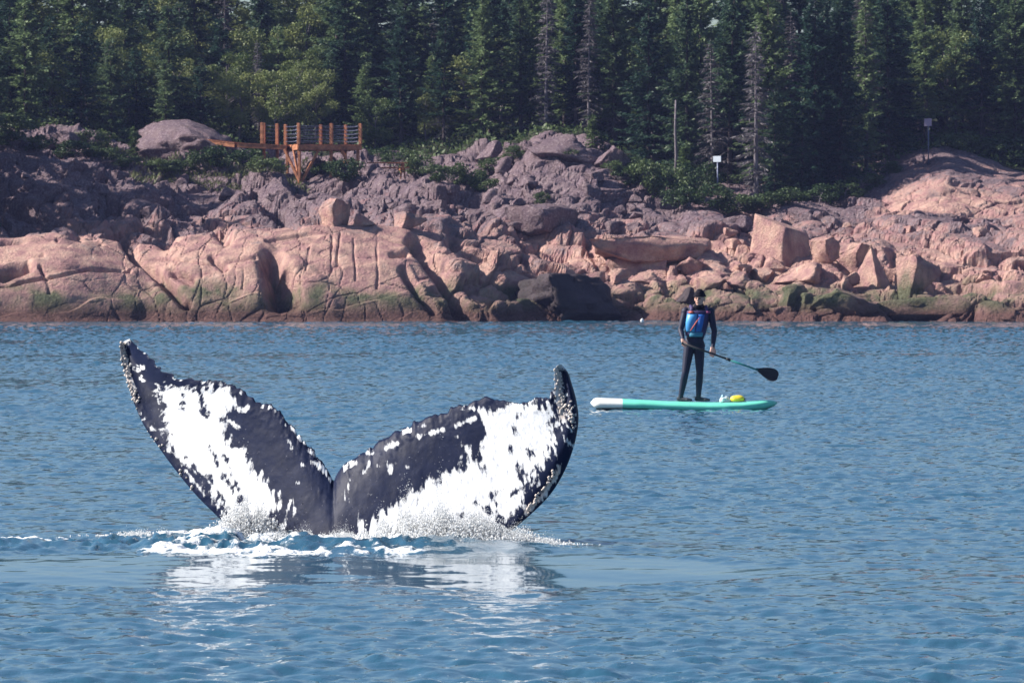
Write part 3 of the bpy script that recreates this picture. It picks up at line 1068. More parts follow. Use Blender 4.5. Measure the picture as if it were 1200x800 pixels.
def make_broadleaf(seed, h, rad, mat='birch', nleaf=5200, leaf=0.12, low=0.3):
    rng = np.random.default_rng(seed)
    clumps, tv, tf = [], [], []

    def add(pts, rr, n=6):
        v, f = tube(pts, rr, n)
        k = len(tv)
        tv.extend(v)
        tf.extend([tuple(i + k for i in q) for q in f])
    r0 = 0.012 * h + 0.015
    top = Vector((rng.normal() * 0.2, rng.normal() * 0.2, h * 0.85))
    mid = top * 0.5 + Vector((rng.normal() * 0.12, rng.normal() * 0.12, 0))
    add([Vector((0, 0, -0.2)), mid * 0.5, mid, top], [r0 * 1.2, r0, r0 * 0.7, r0 * 0.2])
    for k in range(15):
        f = rng.uniform(low, 0.95)
        az = rng.uniform(0, 2 * PI)
        rr = rad * math.sqrt(max(0.05, 1 - ((f - 0.6) / 0.45) ** 2)) * rng.uniform(0.45, 1.0)
        c = Vector((math.cos(az) * rr, math.sin(az) * rr, f * h))
        st = mid * min(1.5, f / 0.5 * 0.8) if f < 0.8 else top * 0.8
        add([st, st.lerp(c, 0.55) + Vector((0, 0, -0.08)), c], [r0 * 0.4, r0 * 0.25, r0 * 0.08], 5)
        clumps.append((np.array(c), rng.uniform(0.28, 0.55) * rad))
    C = []
    per = nleaf // len(clumps)
    for c, r in clumps:
        q = unit(rng.normal(size=(per, 3))) * (r * rng.uniform(0.25, 1.05, (per, 1)) ** 0.6) * np.array([1, 1, 0.72])
        C.append(c + q)
    C = np.concatenate(C)
    m = len(C)
    d = unit(rng.normal(size=(m, 3)) + np.array([0, 0, -0.3]))
    s = unit(np.cross(d, rng.normal(size=(m, 3)) + np.array([0, 0, 0.6])))
    v, f = quads_from(C, d, s, rng.uniform(0.7, 1.5, m) * leaf, rng.uniform(0.6, 1.0, m) * leaf)
    r = dict(trunk=py_mesh('trunk', tv, tf), crown=rawmesh('crown', v, f), h=h)
    r['trunk'].materials.append(M['grey_bark'])
    r['crown'].materials.append(M[mat])
    return r


SP_TALL = [make_spruce(11 + i, 10.0 - 0.4 * i, 2.35 - 0.12 * i, [0.12, 0.2, 0.3, 0.16, 0.24][i], density=1.0, lean=[0.0, 0.02, 0.03, 0.01, 0.02][i]) for i in range(5)]
SP_MID = [make_spruce(31 + i, 7.0 - 0.6 * i, 2.15 - 0.1 * i, 0.05, density=0.85) for i in range(3)]
SP_YOUNG = [make_spruce(41 + i, 2.6 - 0.6 * i, 0.72, 0.0, 'spruce_yellow', 1.1) for i in range(2)]
SP_DEAD = [make_spruce(51 + i, 9.5 - i, 1.05, 0.2, dead=True, bark='grey_bark', lean=0.02) for i in range(3)]
SNAG = make_spruce(61, 3.6, 0.25, 0.9, dead=True, bark='grey_bark')
BIRCH = [make_broadleaf(71 + i, 5.6 - 0.7 * i, 1.7 - 0.1 * i) for i in range(3)]
tree_count = {}


def plant(kind, name, proto, x, y, label, group, cat='tree', scale=1.0, z=None):
    e = empty(name, (x, y, (ground(x, y) if z is None else z) - 0.1), RNG.uniform(0, 2 * PI))
    s = scale
    e.scale = (s * RNG.uniform(0.92, 1.08), s * RNG.uniform(0.92, 1.08), s)
    tag(e, label, cat, group)
    for k in ('trunk', 'crown', 'bare_branches'):
        if k in proto:
            c = obj(k, proto[k], parent=e)
            if k == 'bare_branches':
                c['kind'] = 'stuff'
    return e


def edge_y(px):
    """distance at which the forest starts, for a photo column"""
    return np.interp(px, [-200, 0, 140, 200, 300, 430, 560, 640, 730, 790, 880, 1000, 1060, 1200, 1400],
                     [281, 280, 283, 286, 287, 288, 287, 286.5, 284, 278.5, 274.5, 276, 285, 287, 287])


LOOK = dict(
    tall=['tall spruce green almost to ground', 'tall spruce with a short bare trunk', 'tall spruce with long bare trunk', 'tall slender spruce with low green branches', 'lesser spruce with bare lower trunk'],
    mid=['broad bushy spruce', 'medium bushy spruce', 'short bushy spruce'],
    dead=['tall grey dead spruce', 'middling grey dead spruce', 'short grey dead spruce'],
    birch=['large yellow green leafy tree', 'rounded yellow green leafy tree', 'small yellow green leafy tree'])


def zone(px, off):
    k = 0 if px < 145 else 1 if px < 285 else 2 if px < 430 else 3 if px < 600 else 4 if px < 745 else 5 if px < 880 else 6 if px < 1000 else 7
    z = ['above the rough ledges', 'above the grey outcrop', 'behind the wooden lookout', 'behind the picnic bench', 'behind the pale rock crest', 'behind the white notice board', 'above the big wedge boulder', 'above the smooth rock dome'][k]
    return ('at forest edge ' if off < 6 else 'deep in forest ') + z


NAMES = dict(tall='spruce_tree', mid='bushy_spruce', dead='dead_spruce', birch='birch_tree')
spots = []


def free(x, y, r):
    return all((x - a) ** 2 + (y - b) ** 2 > r * r for a, b in spots)


def grow(px, y, kind, scale=None):
    x = (px - 600) / F * y
    spots.append((x, y))
    protos = dict(tall=SP_TALL, mid=SP_MID, dead=SP_DEAD, birch=BIRCH)[kind]
    i = int(RNG.integers(0, len(protos)))
    p = protos[i]
    sc = scale or RNG.uniform(0.8, 1.15)
    g = ground(x, y)
    off = y - float(edge_y(px))
    cap = CAMZ + (320 + RNG.uniform(12, 34) + 5.0 * max(0, off - 3)) * y / F - g          # the forest's top stands at one level above the shore
    if px < 560 and off < 16 and not scale:
        sc *= RNG.uniform(0.6, 0.95) if kind != 'tall' else 0.75
    if kind in ('tall', 'dead'):
        sc = min(sc, cap / p['h'])
    off = y - float(edge_y(px))
    z = zone(px, off)
    e = plant(kind, NAMES[kind], p, x, y, LOOK[kind][i] + ' ' + z, LOOK[kind][i].split(' with ')[0] + 's ' + z, 'tree', sc)
    if kind == 'tall' and (px > 560 or off > 12):
        e.scale[2] = max(e.scale[2], min(1.25, cap / p['h'] * RNG.uniform(0.9, 1.0)))


# trees whose place shows in the photo
for px, off, kd in ((30, 2, 'mid'), (95, 1, 'mid'), (130, 3, 'mid'), (235, 3.5, 'mid'), (60, 6, 'birch'), (160, 6, 'mid'),
                    (320, 5, 'birch'), (370, 4.5, 'birch'), (345, 7, 'birch'), (470, 4.5, 'tall'), (440, 4, 'birch'), (500, 5, 'birch'), (205, 7, 'birch'),
                    (565, 3, 'tall'), (610, 4, 'tall'), (640, 2.5, 'dead'), (690, 3, 'dead'), (720, 4.5, 'tall'), (760, 3, 'tall'), (835, 3, 'dead'), (855, 4, 'tall'),
                    (886, 1.0, 'dead'), (908, 1.5, 'mid'), (940, 1.2, 'mid'), (955, 2, 'tall'), (985, 2.0, 'tall'), (1015, 3, 'tall'), (900, 4, 'tall'), (925, 5, 'dead'),
                    (1040, 3, 'tall'), (1085, 3, 'tall'), (1120, 4, 'mid'), (1150, 3.5, 'tall'), (1190, 3, 'tall'), (1210, 2.5, 'dead'), (805, 4, 'tall'), (1015, 6, 'dead')):
    grow(px, float(edge_y(px)) + off, kd)
for px, y in ((-62, 260), (-75, 264), (-110, 261), (-66, 268), (-140, 266), (-150, 258), (-100, 270), (-190, 264), (-60, 273), (-105, 256.5), (-200, 260), (-64, 256), (-130, 262), (-75, 276), (-250, 266)):
    grow(px, y, 'tall', 1.0)
# the rest of the forest, thinning into the dark behind
tries = 0
while len(spots) < 285 and tries < 6000:
    tries += 1
    px = RNG.uniform(-170, 1370)
    y = float(edge_y(px)) + 2.5 + 26 * RNG.random() ** 1.5
    x = (px - 600) / F * y
    if not free(x, y, 1.75):
        continue
    if px < 500:
        kd = RNG.choice(['tall', 'mid', 'birch', 'dead'], p=[0.10, 0.44, 0.41, 0.05])
    else:
        kd = RNG.choice(['tall', 'mid', 'birch', 'dead'], p=[0.44, 0.30, 0.17, 0.09])
    grow(px, y, str(kd))


for px, off in ((404, 9), (418, 13), (432, 17), (395, 15), (478, 12), (520, 14), (655, 10), (670, 14)):
    grow(px, float(edge_y(px)) + off, 'tall', 1.2)
for k in range(34):
    px = -160 + 1520 * (k + RNG.random()) / 34
    grow(px, float(edge_y(px)) + RNG.uniform(22, 32), 'tall', 1.15)


def young(px, py, lab, s=1.0, k=0):
    h = hit(px, py)
    if h:
        plant('young', 'young_spruce', SP_YOUNG[k], h.x, h.y, lab, None, 'tree', s, h.z)


young(157, 186, 'small light green spruce growing on the ledge below the grey outcrop', 0.62)
young(694, 172, 'small bright spruce beside the pale rock crest', 0.62)
young(804, 214, 'small spruce rising from the shrubs beside the bare pole', 0.8)
young(706, 176, 'tiny spruce right of the small bright spruce on the rock crest', 0.5, 1)

# the bare pole-like snag
h_ = V(792, 212, 279.5)
e = empty('snag', (h_.x, 279.5, ground(h_.x, 279.5) - 0.1))
tag(e, 'thin bare grey pole of a dead tree standing in the shrubs', 'dead tree')
obj('trunk', tube_mesh('trunk', [(0, 0, 0), (0.02, 0, 1.2), (-0.03, 0, 2.5), (0.0, 0, 3.9)], [0.085, 0.075, 0.06, 0.045], 8), M['grey_bark'], e)
for k, (zz, az) in enumerate(((1.5, 0.3), (2.2, 2.6), (2.9, 4.2))):
    obj('branch_stub', tube_mesh('branch_stub', [(0, 0, zz), (0.16 * math.cos(az), 0.16 * math.sin(az), zz + 0.05)], [0.02, 0.008], 5), M['grey_bark'], e)

# ------------------------------------------------------------------ shrubs and ground cover
SHR = []
for i in range(4):
    r = make_broadleaf(91 + i, 1.15, 0.72, 'shrub', 1700, 0.10, 0.15)
    SHR.append(r)


def shrub(px, py, w, hpx, label, group=None):
    h = hit(px, py)
    if not h:
        return
    i = RNG.integers(0, 4)
    e = empty('shrub', (h.x, h.y, h.z - 0.05), RNG.uniform(0, 6))
    s = w * h.y / F / 1.5
    e.scale = (s, s, hpx * h.y / F / 1.15)
    tag(e, label, 'shrub', group)
    obj('stems', SHR[i]['trunk'], parent=e)
    obj('foliage', SHR[i]['crown'], parent=e)


shrub(405, 212, 40, 26, 'rounded green shrub under the right end of the wooden lookout')
shrub(375, 205, 26, 14, 'low shrub below the middle of the wooden lookout')
for px, py, w, h in ((240, 200, 46, 22), (262, 198, 46, 26), (288, 200, 50, 26), (312, 204, 44, 20), (215, 203, 44, 16), (190, 200, 40, 14)):
    shrub(px, py, w, h, 'low green shrub in the thicket left of the wooden lookout', 'shrubs left of the lookout')
for px, py, w, h in ((490, 206, 40, 26), (512, 212, 38, 20), (535, 216, 32, 24), (567, 224, 34, 18), (555, 215, 30, 16)):
    shrub(px, py, w, h, 'green shrub in the thicket right of the wooden bench', 'shrubs right of the bench')
shrub(634, 240, 20, 16, 'single small shrub growing on the middle rise of rock')
for px, py, w, h in ((760, 222, 42, 34), (785, 236, 46, 38), (812, 234, 44, 40), (835, 244, 50, 28), (862, 250, 48, 24), (800, 246, 44, 26), (880, 248, 36, 18), (825, 226, 40, 34), (752, 206, 30, 22)):
    shrub(px, py, w, h, 'dense green shrub in the thicket in front of the white sign', 'shrubs in front of the white sign')
for px, py, w, h in ((10, 172, 44, 20), (45, 176, 40, 18), (85, 184, 44, 20), (120, 190, 40, 18), (150, 196, 34, 14), (20, 160, 50, 26), (110, 176, 46, 24)):
    shrub(px, py, w, h, 'green shrub at the forest edge above the dark upper ledges', 'shrubs above the dark upper ledges')
for px, py, w, h in ((900, 243, 40, 18), (930, 240, 44, 20), (960, 238, 46, 22), (990, 234, 44, 22), (1015, 224, 40, 20), (945, 228, 50, 26), (985, 222, 46, 24), (1040, 205, 36, 16)):
    shrub(px, py, w, h, 'dark green shrub under the spruces above the big wedge boulder', 'shrubs under the spruces above the wedge boulder')
for px, py, w, h in ((580, 200, 36, 16), (602, 186, 34, 16), (665, 186, 30, 12), (720, 205, 32, 16), (735, 216, 36, 20), (470, 198, 40, 22), (450, 190, 36, 16)):
    shrub(px, py, w, h, 'green shrub growing among the grey rocks of the middle rise', 'shrubs on the middle rise')
for px, py, w, h in ((1030, 176, 44, 24), (1050, 172, 40, 26), (1010, 178, 36, 18), (1150, 180, 50, 22), (1180, 192, 50, 26), (1125, 176, 40, 20)):
    shrub(px, py, w, h, 'green shrub along the forest edge above the smooth dome of rock', 'shrubs above the rock dome')


def scatter(name, label, n, xr, yr, mat, L, Wd, upright, seed, mask=None):
    rng = np.random.default_rng(seed)
    pts = []
    for _ in range(n):
        px, y = rng.uniform(*xr), rng.uniform(*yr)
        if mask and not mask(px, y, rng):
            continue
        x = (px - 600) / F * y
        pts.append((x, y, ground(x, y)))
    C = np.array(pts)
    m = len(C)
    C[:, 2] += rng.uniform(-0.02, 0.25 if upright < 1 else 0.0, m)
    d = unit(rng.normal(size=(m, 3)) * np.array([1, 1, 0.5]) + np.array([0, 0, upright]))
    s = unit(np.cross(d, rng.normal(size=(m, 3))))
    v, f = quads_from(C, d, s, rng.uniform(0.6, 1.4, m) * L, rng.uniform(0.6, 1.3, m) * Wd)
    o = obj(name, rawmesh(name, v, f), M[mat])
    tag(o, label, kind='stuff')


scatter('undergrowth', 'low leafy undergrowth covering the dark forest floor', 24000, (-60, 1260), (279, 300), 'shrub', 0.22, 0.14, 0.5, 5,
        lambda px, y, r: y > edge_y(px) - 1.0)
scatter('grass', 'dry green grass on the upper ledges of the shore', 9000, (120, 360), (270, 279), 'grass', 0.30, 0.05, 1.6, 6,
        lambda px, y, r: vnoise(np.array([[px * 0.03, y * 0.5, 1.0]]), 3)[0] > -0.1)

# ------------------------------------------------------------------ wooden lookout
def build_lookout():
    Yn = 273.5
    near = V(350, 170, Yn)
    root = empty('lookout_platform', (near.x, near.y, near.z))
    tag(root, 'orange timber lookout platform on braced posts with cable railings', 'platform')
    ang = math.radians(15)
    ex = Vector((math.cos(ang), math.sin(ang), 0))          # front edge, to the right
    ey = Vector((-0.27, 0.96, 0)).normalized()              # side edge, away from us
    WX, WY = 3.05, 2.7
    T = M['timber']

    def P(a, b, z=0.0):
        return ex * a + ey * b + Vector((0, 0, z))
    # decking boards
    n = 15
    for k in range(n):
        b = WY * (k + 0.5) / n
        obj('deck_board', bar_mesh('deck_board', P(-0.04, b, 0.02), P(WX + 0.04, b, 0.02), WY / n * 0.93, 0.045), T, root)
    # rim beams
    for a, b in ((P(-0.05, -0.045, -0.12), P(WX + 0.05, -0.045, -0.12)), (P(-0.045, 0, -0.12), P(-0.045, WY, -0.12)),
                 (P(WX + 0.045, 0.0, -0.12), P(WX + 0.045, WY, -0.12)), (P(0, WY + 0.045, -0.12), P(WX, WY + 0.045, -0.12))):
        obj('rim_beam', bar_mesh('rim_beam', a, b, 0.06, 0.22, 0.006), T, root)
    # railing posts
    rail = {'nl': (0.0, 0.0), 'nm': (1.62, 0.0), 'nr': (WX, 0.0), 'fl': (0.0, WY), 'fm': (1.75, WY), 'fr': (WX - 0.05, WY)}
    for k, (a, b) in rail.items():
        obj('railing_post', bar_mesh('railing_post', P(a, b, 0.0425), P(a, b, 1.05), 0.14, 0.14, 0.012, Vector((0.3, 0.9, 0))), T, root)
    for pair in (('nl', 'nm'), ('nm', 'nr'), ('nl', 'fl'), ('fl', 'fm'), ('fm', 'fr'), ('nr', 'fr')):
        a, b = rail[pair[0]], rail[pair[1]]
        for q in range(5):
            z = 0.22 + 0.18 * q
            p0, p1 = P(*a, z), P(*b, z)
            mid = (p0 + p1) / 2 - Vector((0, 0, 0.03))
            obj('railing_cable', tube_mesh('railing_cable', [p0, mid, p1], [0.014] * 3, 5), M['cable'], root)
    # support posts down to the rock
    for a, b in ((0.06, 0.1), (1.62, 0.1), (WX - 0.1, 0.1), (0.06, WY - 0.1), (WX - 0.1, WY - 0.1)):
        p = near + P(a, b)
        g = ground(p.x, p.y)
        obj('support_post', bar_mesh('support_post', P(a, b, -0.012), P(a, b, min(-0.5, g - near.z - 0.15)), 0.13, 0.13, 0.01, Vector((0.3, 0.9, 0))), T, root)
    g0 = min(-0.5, ground(near.x, near.y) - near.z) + 0.12
    for a, b in ((P(0.06, 0.02, g0), P(-0.02, 0.95, -0.2)), (P(0.12, 0.05, g0), P(1.0, 0.05, -0.22)), (P(WX - 0.16, 0.05, g0 + 0.2), P(WX - 0.95, 0.05, -0.22))):
        obj('brace', bar_mesh('brace', a, b, 0.10, 0.12, 0.008), T, root)
    left = P(0.09, 0.05, g0)
    obj('brace', bar_mesh('brace', left, P(-0.55, 0.6, -0.2), 0.11, 0.12, 0.008), T, root)
    # boardwalk leading off to the left
    w0 = P(-0.1, 1.6, 0.0)
    w1 = w0 + Vector((-2.4, 0.4, 0.12))
    w2 = w1 + Vector((-1.7, 0.8, 0.22))
    for a, b in ((w0, w1), (w1, w2)):
        dd = (b - a)
        m = int(dd.length / 0.17)
        side = dd.cross(Vector((0, 0, 1))).normalized()
        for q in range(m):
            c = a + dd * ((q + 0.5) / m)
            obj('walkway_board', bar_mesh('walkway_board', c - side * 0.55, c + side * 0.55, 0.155, 0.045), T, root)
        for sd in (-0.5, 0.5):
            obj('walkway_beam', bar_mesh('walkway_beam', a + side * sd + Vector((0, 0, -0.115)), b + side * sd + Vector((0, 0, -0.115)), 0.07, 0.18, 0.006), T, root)
    sd = (w1 - w0).cross(Vector((0, 0, 1))).normalized()
    posts = [w0 + (w1 - w0) * f + sd * 0.5 for f in (0.28, 0.55)] + [w0 + (w1 - w0) * 0.5 - sd * 0.5]
    for p in posts:
        obj('railing_post', bar_mesh('railing_post', p + Vector((0, 0, 0.024)), p + Vector((0, 0, 1.05)), 0.14, 0.14, 0.012, Vector((0.3, 0.9, 0))), T, root)
    for q in range(5):
        z = Vector((0, 0, 0.22 + 0.18 * q))
        obj('railing_cable', tube_mesh('railing_cable', [posts[0] + z, posts[1] + z], [0.014] * 2, 5), M['cable'], root)
    for p in (posts[0], posts[1]):
        wp = near + p
        g = ground(wp.x, wp.y) - near.z
        obj('support_post', bar_mesh('support_post', p + Vector((0, 0, -0.21)), Vector((p.x, p.y, min(-0.45, g - 0.15))), 0.12, 0.12, 0.01, Vector((0.3, 0.9, 0))), T, root)


build_lookout()


def build_bench():
    Yb = 276.5
    c = V(454, 203, Yb)
    g = ground(c.x, Yb)
    root = empty('picnic_bench', (c.x, Yb, max(g, c.z - 0.1)), math.radians(12))
    tag(root, 'reddish brown wooden picnic bench in the shade right of the lookout', 'bench')
    T = M['timber']
    for k in range(3):
        obj('table_board', bar_mesh('table_board', (-0.95, -0.22 + 0.22 * k, 0.60), (0.95, -0.22 + 0.22 * k, 0.60), 0.20, 0.05, 0.006), T, root)
    for y in (-0.6, 0.6):
        obj('seat_board', bar_mesh('seat_board', (-0.95, y, 0.36), (0.95, y, 0.36), 0.22, 0.05, 0.006), T, root)
    for x in (-0.7, 0.7):
        obj('cross_beam', bar_mesh('cross_beam', (x, -0.7, 0.29), (x, 0.7, 0.29), 0.06, 0.09), T, root)
        for s in (-1, 1):
            obj('leg', bar_mesh('leg', (x + 0.062, 0.18 * s, 0.574), (x + 0.062, 0.55 * s, -0.15), 0.06, 0.10), T, root)


build_bench()


def build_sign(px, py_top, py_bot, w, h, Y, label, col, post):
    b = V(px, py_bot, Y)
    g = min(ground(b.x, Y), b.z)
    root = empty('sign', (b.x, Y, g), math.radians(-42))
    tag(root, label, 'sign')
    k = Y / F
    top = V(px, py_top, Y).z - g
    mb = simple('sign_board', col, 0.5, 0.3, 0.05)
    bm = bmesh.new()
    bm_bar(bm, (-w * k / 1.5, -0.04, top - h * k / 2), (w * k / 1.5, -0.04, top - h * k / 2), 0.025, h * k, bevel=0.006)
    obj('board', bmesh_to('board', bm), mb, root)
    obj('post', tube_mesh('post', [(0, 0, -0.2), (0, 0, top - h * k * 0.2)], [0.035, 0.035], 8), M[post], root)


build_sign(841, 183, 226, 9, 7, 273.2, 'small white notice board on a thin post in the dark forest edge', (0.40, 0.45, 0.52), 'cable')
build_sign(1088, 139, 176, 8, 9, 281.5, 'small pale pink notice board on a post above the rock dome', (0.52, 0.42, 0.58), 'cable')

# ------------------------------------------------------------------ whale fluke
FL = [((152, 397), (141, 402)), ((159, 405), (141, 414)), ((168, 415), (145, 432)), ((180, 426), (150, 450)), ((196, 438), (157, 472)), ((212, 445), (168, 497)),
      ((232, 447), (184, 521)), ((254, 448), (206, 551)), ((275, 453), (230, 580)), ((300, 470), (256, 606)), ((318, 478), (284, 634)), ((336, 494), (312, 664)),
      ((354, 514), (334, 700)), ((370, 532), (350, 740)), ((381, 546), (362, 780)), ((387, 556), (374, 800)), ((391, 563), (388, 806)),
      ((395, 555), (402, 800)), ((405, 543), (416, 785)), ((430, 528), (440, 755)), ((452, 515), (466, 725)), ((480, 499), (500, 692)), ((508, 488), (534, 664)),
      ((535, 478), (566, 643)), ((560, 469), (592, 627)), ((585, 470), (612, 611)), ((605, 471), (632, 593)), ((622, 472), (648, 575)), ((638, 467), (661, 553)),
      ((647, 462), (670, 531)), ((650, 453), (676, 508)), ((650, 445), (678, 488)), ((650, 438), (675, 467)), ((651, 432), (670, 449)), ((654, 428), (666, 437)), ((658, 427), (662, 431))]
WL = [(182, 457), (205, 455), (222, 457), (246, 456), (270, 456), (273, 480), (262, 492), (264, 515), (286, 527), (300, 550), (314, 566), (323, 578), (325, 594), (310, 607), (290, 612), (276, 608), (258, 590), (240, 566), (222, 546), (208, 532), (198, 512), (190, 496), (192, 472)]
WR = [(560, 480), (575, 476), (590, 474), (606, 480), (622, 474), (650, 473), (653, 488), (645, 512), (643, 535), (628, 547), (612, 552), (620, 565), (612, 580), (608, 596), (590, 606), (562, 612), (535, 640), (420, 640), (425, 616), (436, 608), (452, 592), (470, 588), (484, 578), (502, 566), (520, 560), (536, 549), (556, 534), (560, 518), (572, 500), (566, 488)]


def poly_sd(px, py, poly):
    """signed distance in pixels, positive inside"""
    poly = np.array(poly, float)
    d = np.full(px.shape, 1e9)
    ins = np.zeros(px.shape, bool)
    for i in range(len(poly)):
        a, b = poly[i], poly[(i + 1) % len(poly)]
        e = b - a
        t = np.clip(((px - a[0]) * e[0] + (py - a[1]) * e[1]) / (e @ e), 0, 1)
        d = np.minimum(d, np.hypot(px - a[0] - t * e[0], py - a[1] - t * e[1]))
        c = ((a[1] > py) != (b[1] > py)) & (px < (b[0] - a[0]) * (py - a[1]) / (b[1] - a[1] + 1e-9) + a[0])
        ins ^= c
    return np.where(ins, d, -d)


def seg_d(px, py, a, b):
    a, b = np.array(a, float), np.array(b, float)
    e = b - a
    t = np.clip(((px - a[0]) * e[0] + (py - a[1]) * e[1]) / (e @ e + 1e-9), 0, 1)
    return np.hypot(px - a[0] - t * e[0], py - a[1] - t * e[1])


def catmull(pts, n, knots):
    """n samples of a Catmull-Rom curve at parameter values knots (0..len-1)"""
    pts = np.array(pts, float)
    m = len(pts)
    i = np.clip(np.floor(knots).astype(int), 0, m - 2)
    t = (knots - i)[:, None]
    p0, p1, p2, p3 = pts[np.maximum(i - 1, 0)], pts[i], pts[i + 1], pts[np.minimum(i + 2, m - 1)]
    return 0.5 * (2 * p1 + (p2 - p0) * t + (2 * p0 - 5 * p1 + 4 * p2 - p3) * t * t + (3 * p1 - p0 - 3 * p2 + p3) * t ** 3)


def build_whale():
    T = np.array([f[0] for f in FL], float)
    Ld = np.array([f[1] for f in FL], float)
    # spread columns evenly along the trailing edge
    seg = np.hypot(*(T[1:] - T[:-1]).T) + 0.35 * np.hypot(*(Ld[1:] - Ld[:-1]).T)
    cum = np.concatenate([[0], np.cumsum(seg)])
    NS, NT = 460, 120
    kn = np.interp(np.linspace(0, cum[-1], NS), cum, np.arange(len(T)))
    Tc, Lc = catmull(T, NS, kn), catmull(Ld, NS, kn)
    notch = 16.0
    # ragged, knobbed trailing edge
    sgn = np.linspace(0, 1, NS)
    q = np.stack([sgn * 60, np.zeros(NS), np.zeros(NS)], -1)
    span = np.abs(kn - notch) / np.where(kn < notch, notch, len(T) - 1 - notch)
    knob = 3.3 * np.abs(vnoise(q * 0.9, 3)) + 2.0 * vnoise(q * 2.1, 5) + 1.0 * vnoise(q * 4.2, 8)
    knob *= smoothstep(0.03, 0.25, span) * smoothstep(1.0, 0.8, span)
    dirn = unit(Tc - Lc)
    t = np.linspace(0, 1, NT) ** 1.0
    px = Lc[:, None, 0] * (1 - t) + Tc[:, None, 0] * t
    py = Lc[:, None, 1] * (1 - t) + Tc[:, None, 1] * t
    kw = (t ** 14)[None, :] * knob[:, None]
    px = px + kw * dirn[:, 0:1]
    py = py + kw * dirn[:, 1:2]
    # distance of the mid surface: turned a little to the left, top leaning away, tips bending back
    Yw = WHY
    k = Yw / F
    Xc = (px - 390) * k
    Zc = (632 - py) * k
    Ymid = Yw - 0.55 * Xc + 0.30 * np.maximum(Zc, -0.3)
    Ymid += 0.16 * np.clip((0.42 - t) / 0.42, 0, 1)[None, :] ** 2 * smoothstep(600, 665, px)
    Ymid += 0.22 * np.clip((250 - px) * k, 0, None) ** 1.8
    # slight cupping across the chord
    Ymid += 0.10 * np.sin(PI * t)[None, :] * (0.4 + 0.6 * span[:, None])
    th = 0.30 * np.exp(-(span * 3.2) ** 2) + 0.085 * (1 - span) ** 0.8 + 0.012
    prof = np.sqrt(np.clip(t, 0, 1)) * (1 - t) ** 0.75 * 1.75 + 0.0
    hh = th[:, None] * prof[None, :]
    rel = 0.003 * fbm(np.stack([px.ravel() * 0.09, py.ravel() * 0.09, np.zeros(px.size)], -1), 1.0, 3, 3).reshape(px.shape)
    edge = np.minimum(t, 1 - t)[None, :]
    # knuckled leading edge and tips
    lump = 0.009 * np.clip(fbm(np.stack([px.ravel() * 0.16, py.ravel() * 0.16, np.zeros(px.size)], -1), 1.0, 2, 13).reshape(px.shape), 0, 1) * smoothstep(0.25, 0.03, edge)
    front = at(px, py, Ymid - hh - (rel + lump) * np.sign(edge))
    back = at(px, py, Ymid + hh)
    ns, nt_ = px.shape
    vf, vb = front.reshape(-1, 3), back.reshape(-1, 3)
    idx = np.arange(ns * nt_).reshape(ns, nt_)
    f1 = np.stack([idx[:-1, :-1], idx[1:, :-1], idx[1:, 1:], idx[:-1, 1:]], -1).reshape(-1, 4)
    f2 = f1[:, ::-1] + ns * nt_
    # pigment: one smooth field, positive where the underside is white
    fx, fy = px.ravel(), py.ravel()
    S2 = np.repeat(kn, nt_)
    tt = np.tile(t, ns)
    streak = fbm(np.stack([S2 * 3.4, tt * 4.0, np.zeros_like(tt)], -1), 1.0, 4, 21, 0.6)
    blot = fbm(np.stack([fx * 0.05, fy * 0.05, np.zeros_like(fx)], -1), 1.0, 4, 23, 0.6)
    left = poly_sd(fx, fy, WL)
    right = poly_sd(fx, fy, WR)
    w = np.maximum(np.clip(left, -30, 14) + 6 * streak + 4 * blot, np.clip(right, -30, 18) + 17 * streak + 6 * blot)
    # dark streaks in the left white field, dark flecks in the right one
    for a, b_, r in (((214, 462), (213, 480), 2.2), ((234, 460), (240, 487), 3.6), ((246, 522), (262, 560), 1.0), ((262, 556), (292, 604), 1.6), ((264, 535), (284, 586), 1.6), ((217, 536), (246, 570), 1.6),
                     ((246, 560), (268, 596), 2.2), ((228, 560), (262, 606), 2.6), ((598, 526), (598, 531), 3.4), ((621, 529), (621, 534), 3.8), ((567, 549), (568, 553), 2.8), ((606, 482), (606, 490), 1.0),
                     ((601, 500), (603, 510), 2.0), ((612, 560), (624, 552), 3.0), ((600, 578), (612, 572), 3.0), ((616, 568), (634, 560), 3.4), ((575, 580), (583, 590), 4.2), ((560, 590), (575, 600), 4.0), ((586, 575), (578, 586), 3.0), ((535, 602), (541, 604), 2.6)):
        w = np.minimum(w, (seg_d(fx, fy, a, b_) - r * 0.8) * 1.7 + 5.0 * blot + 4 * streak)
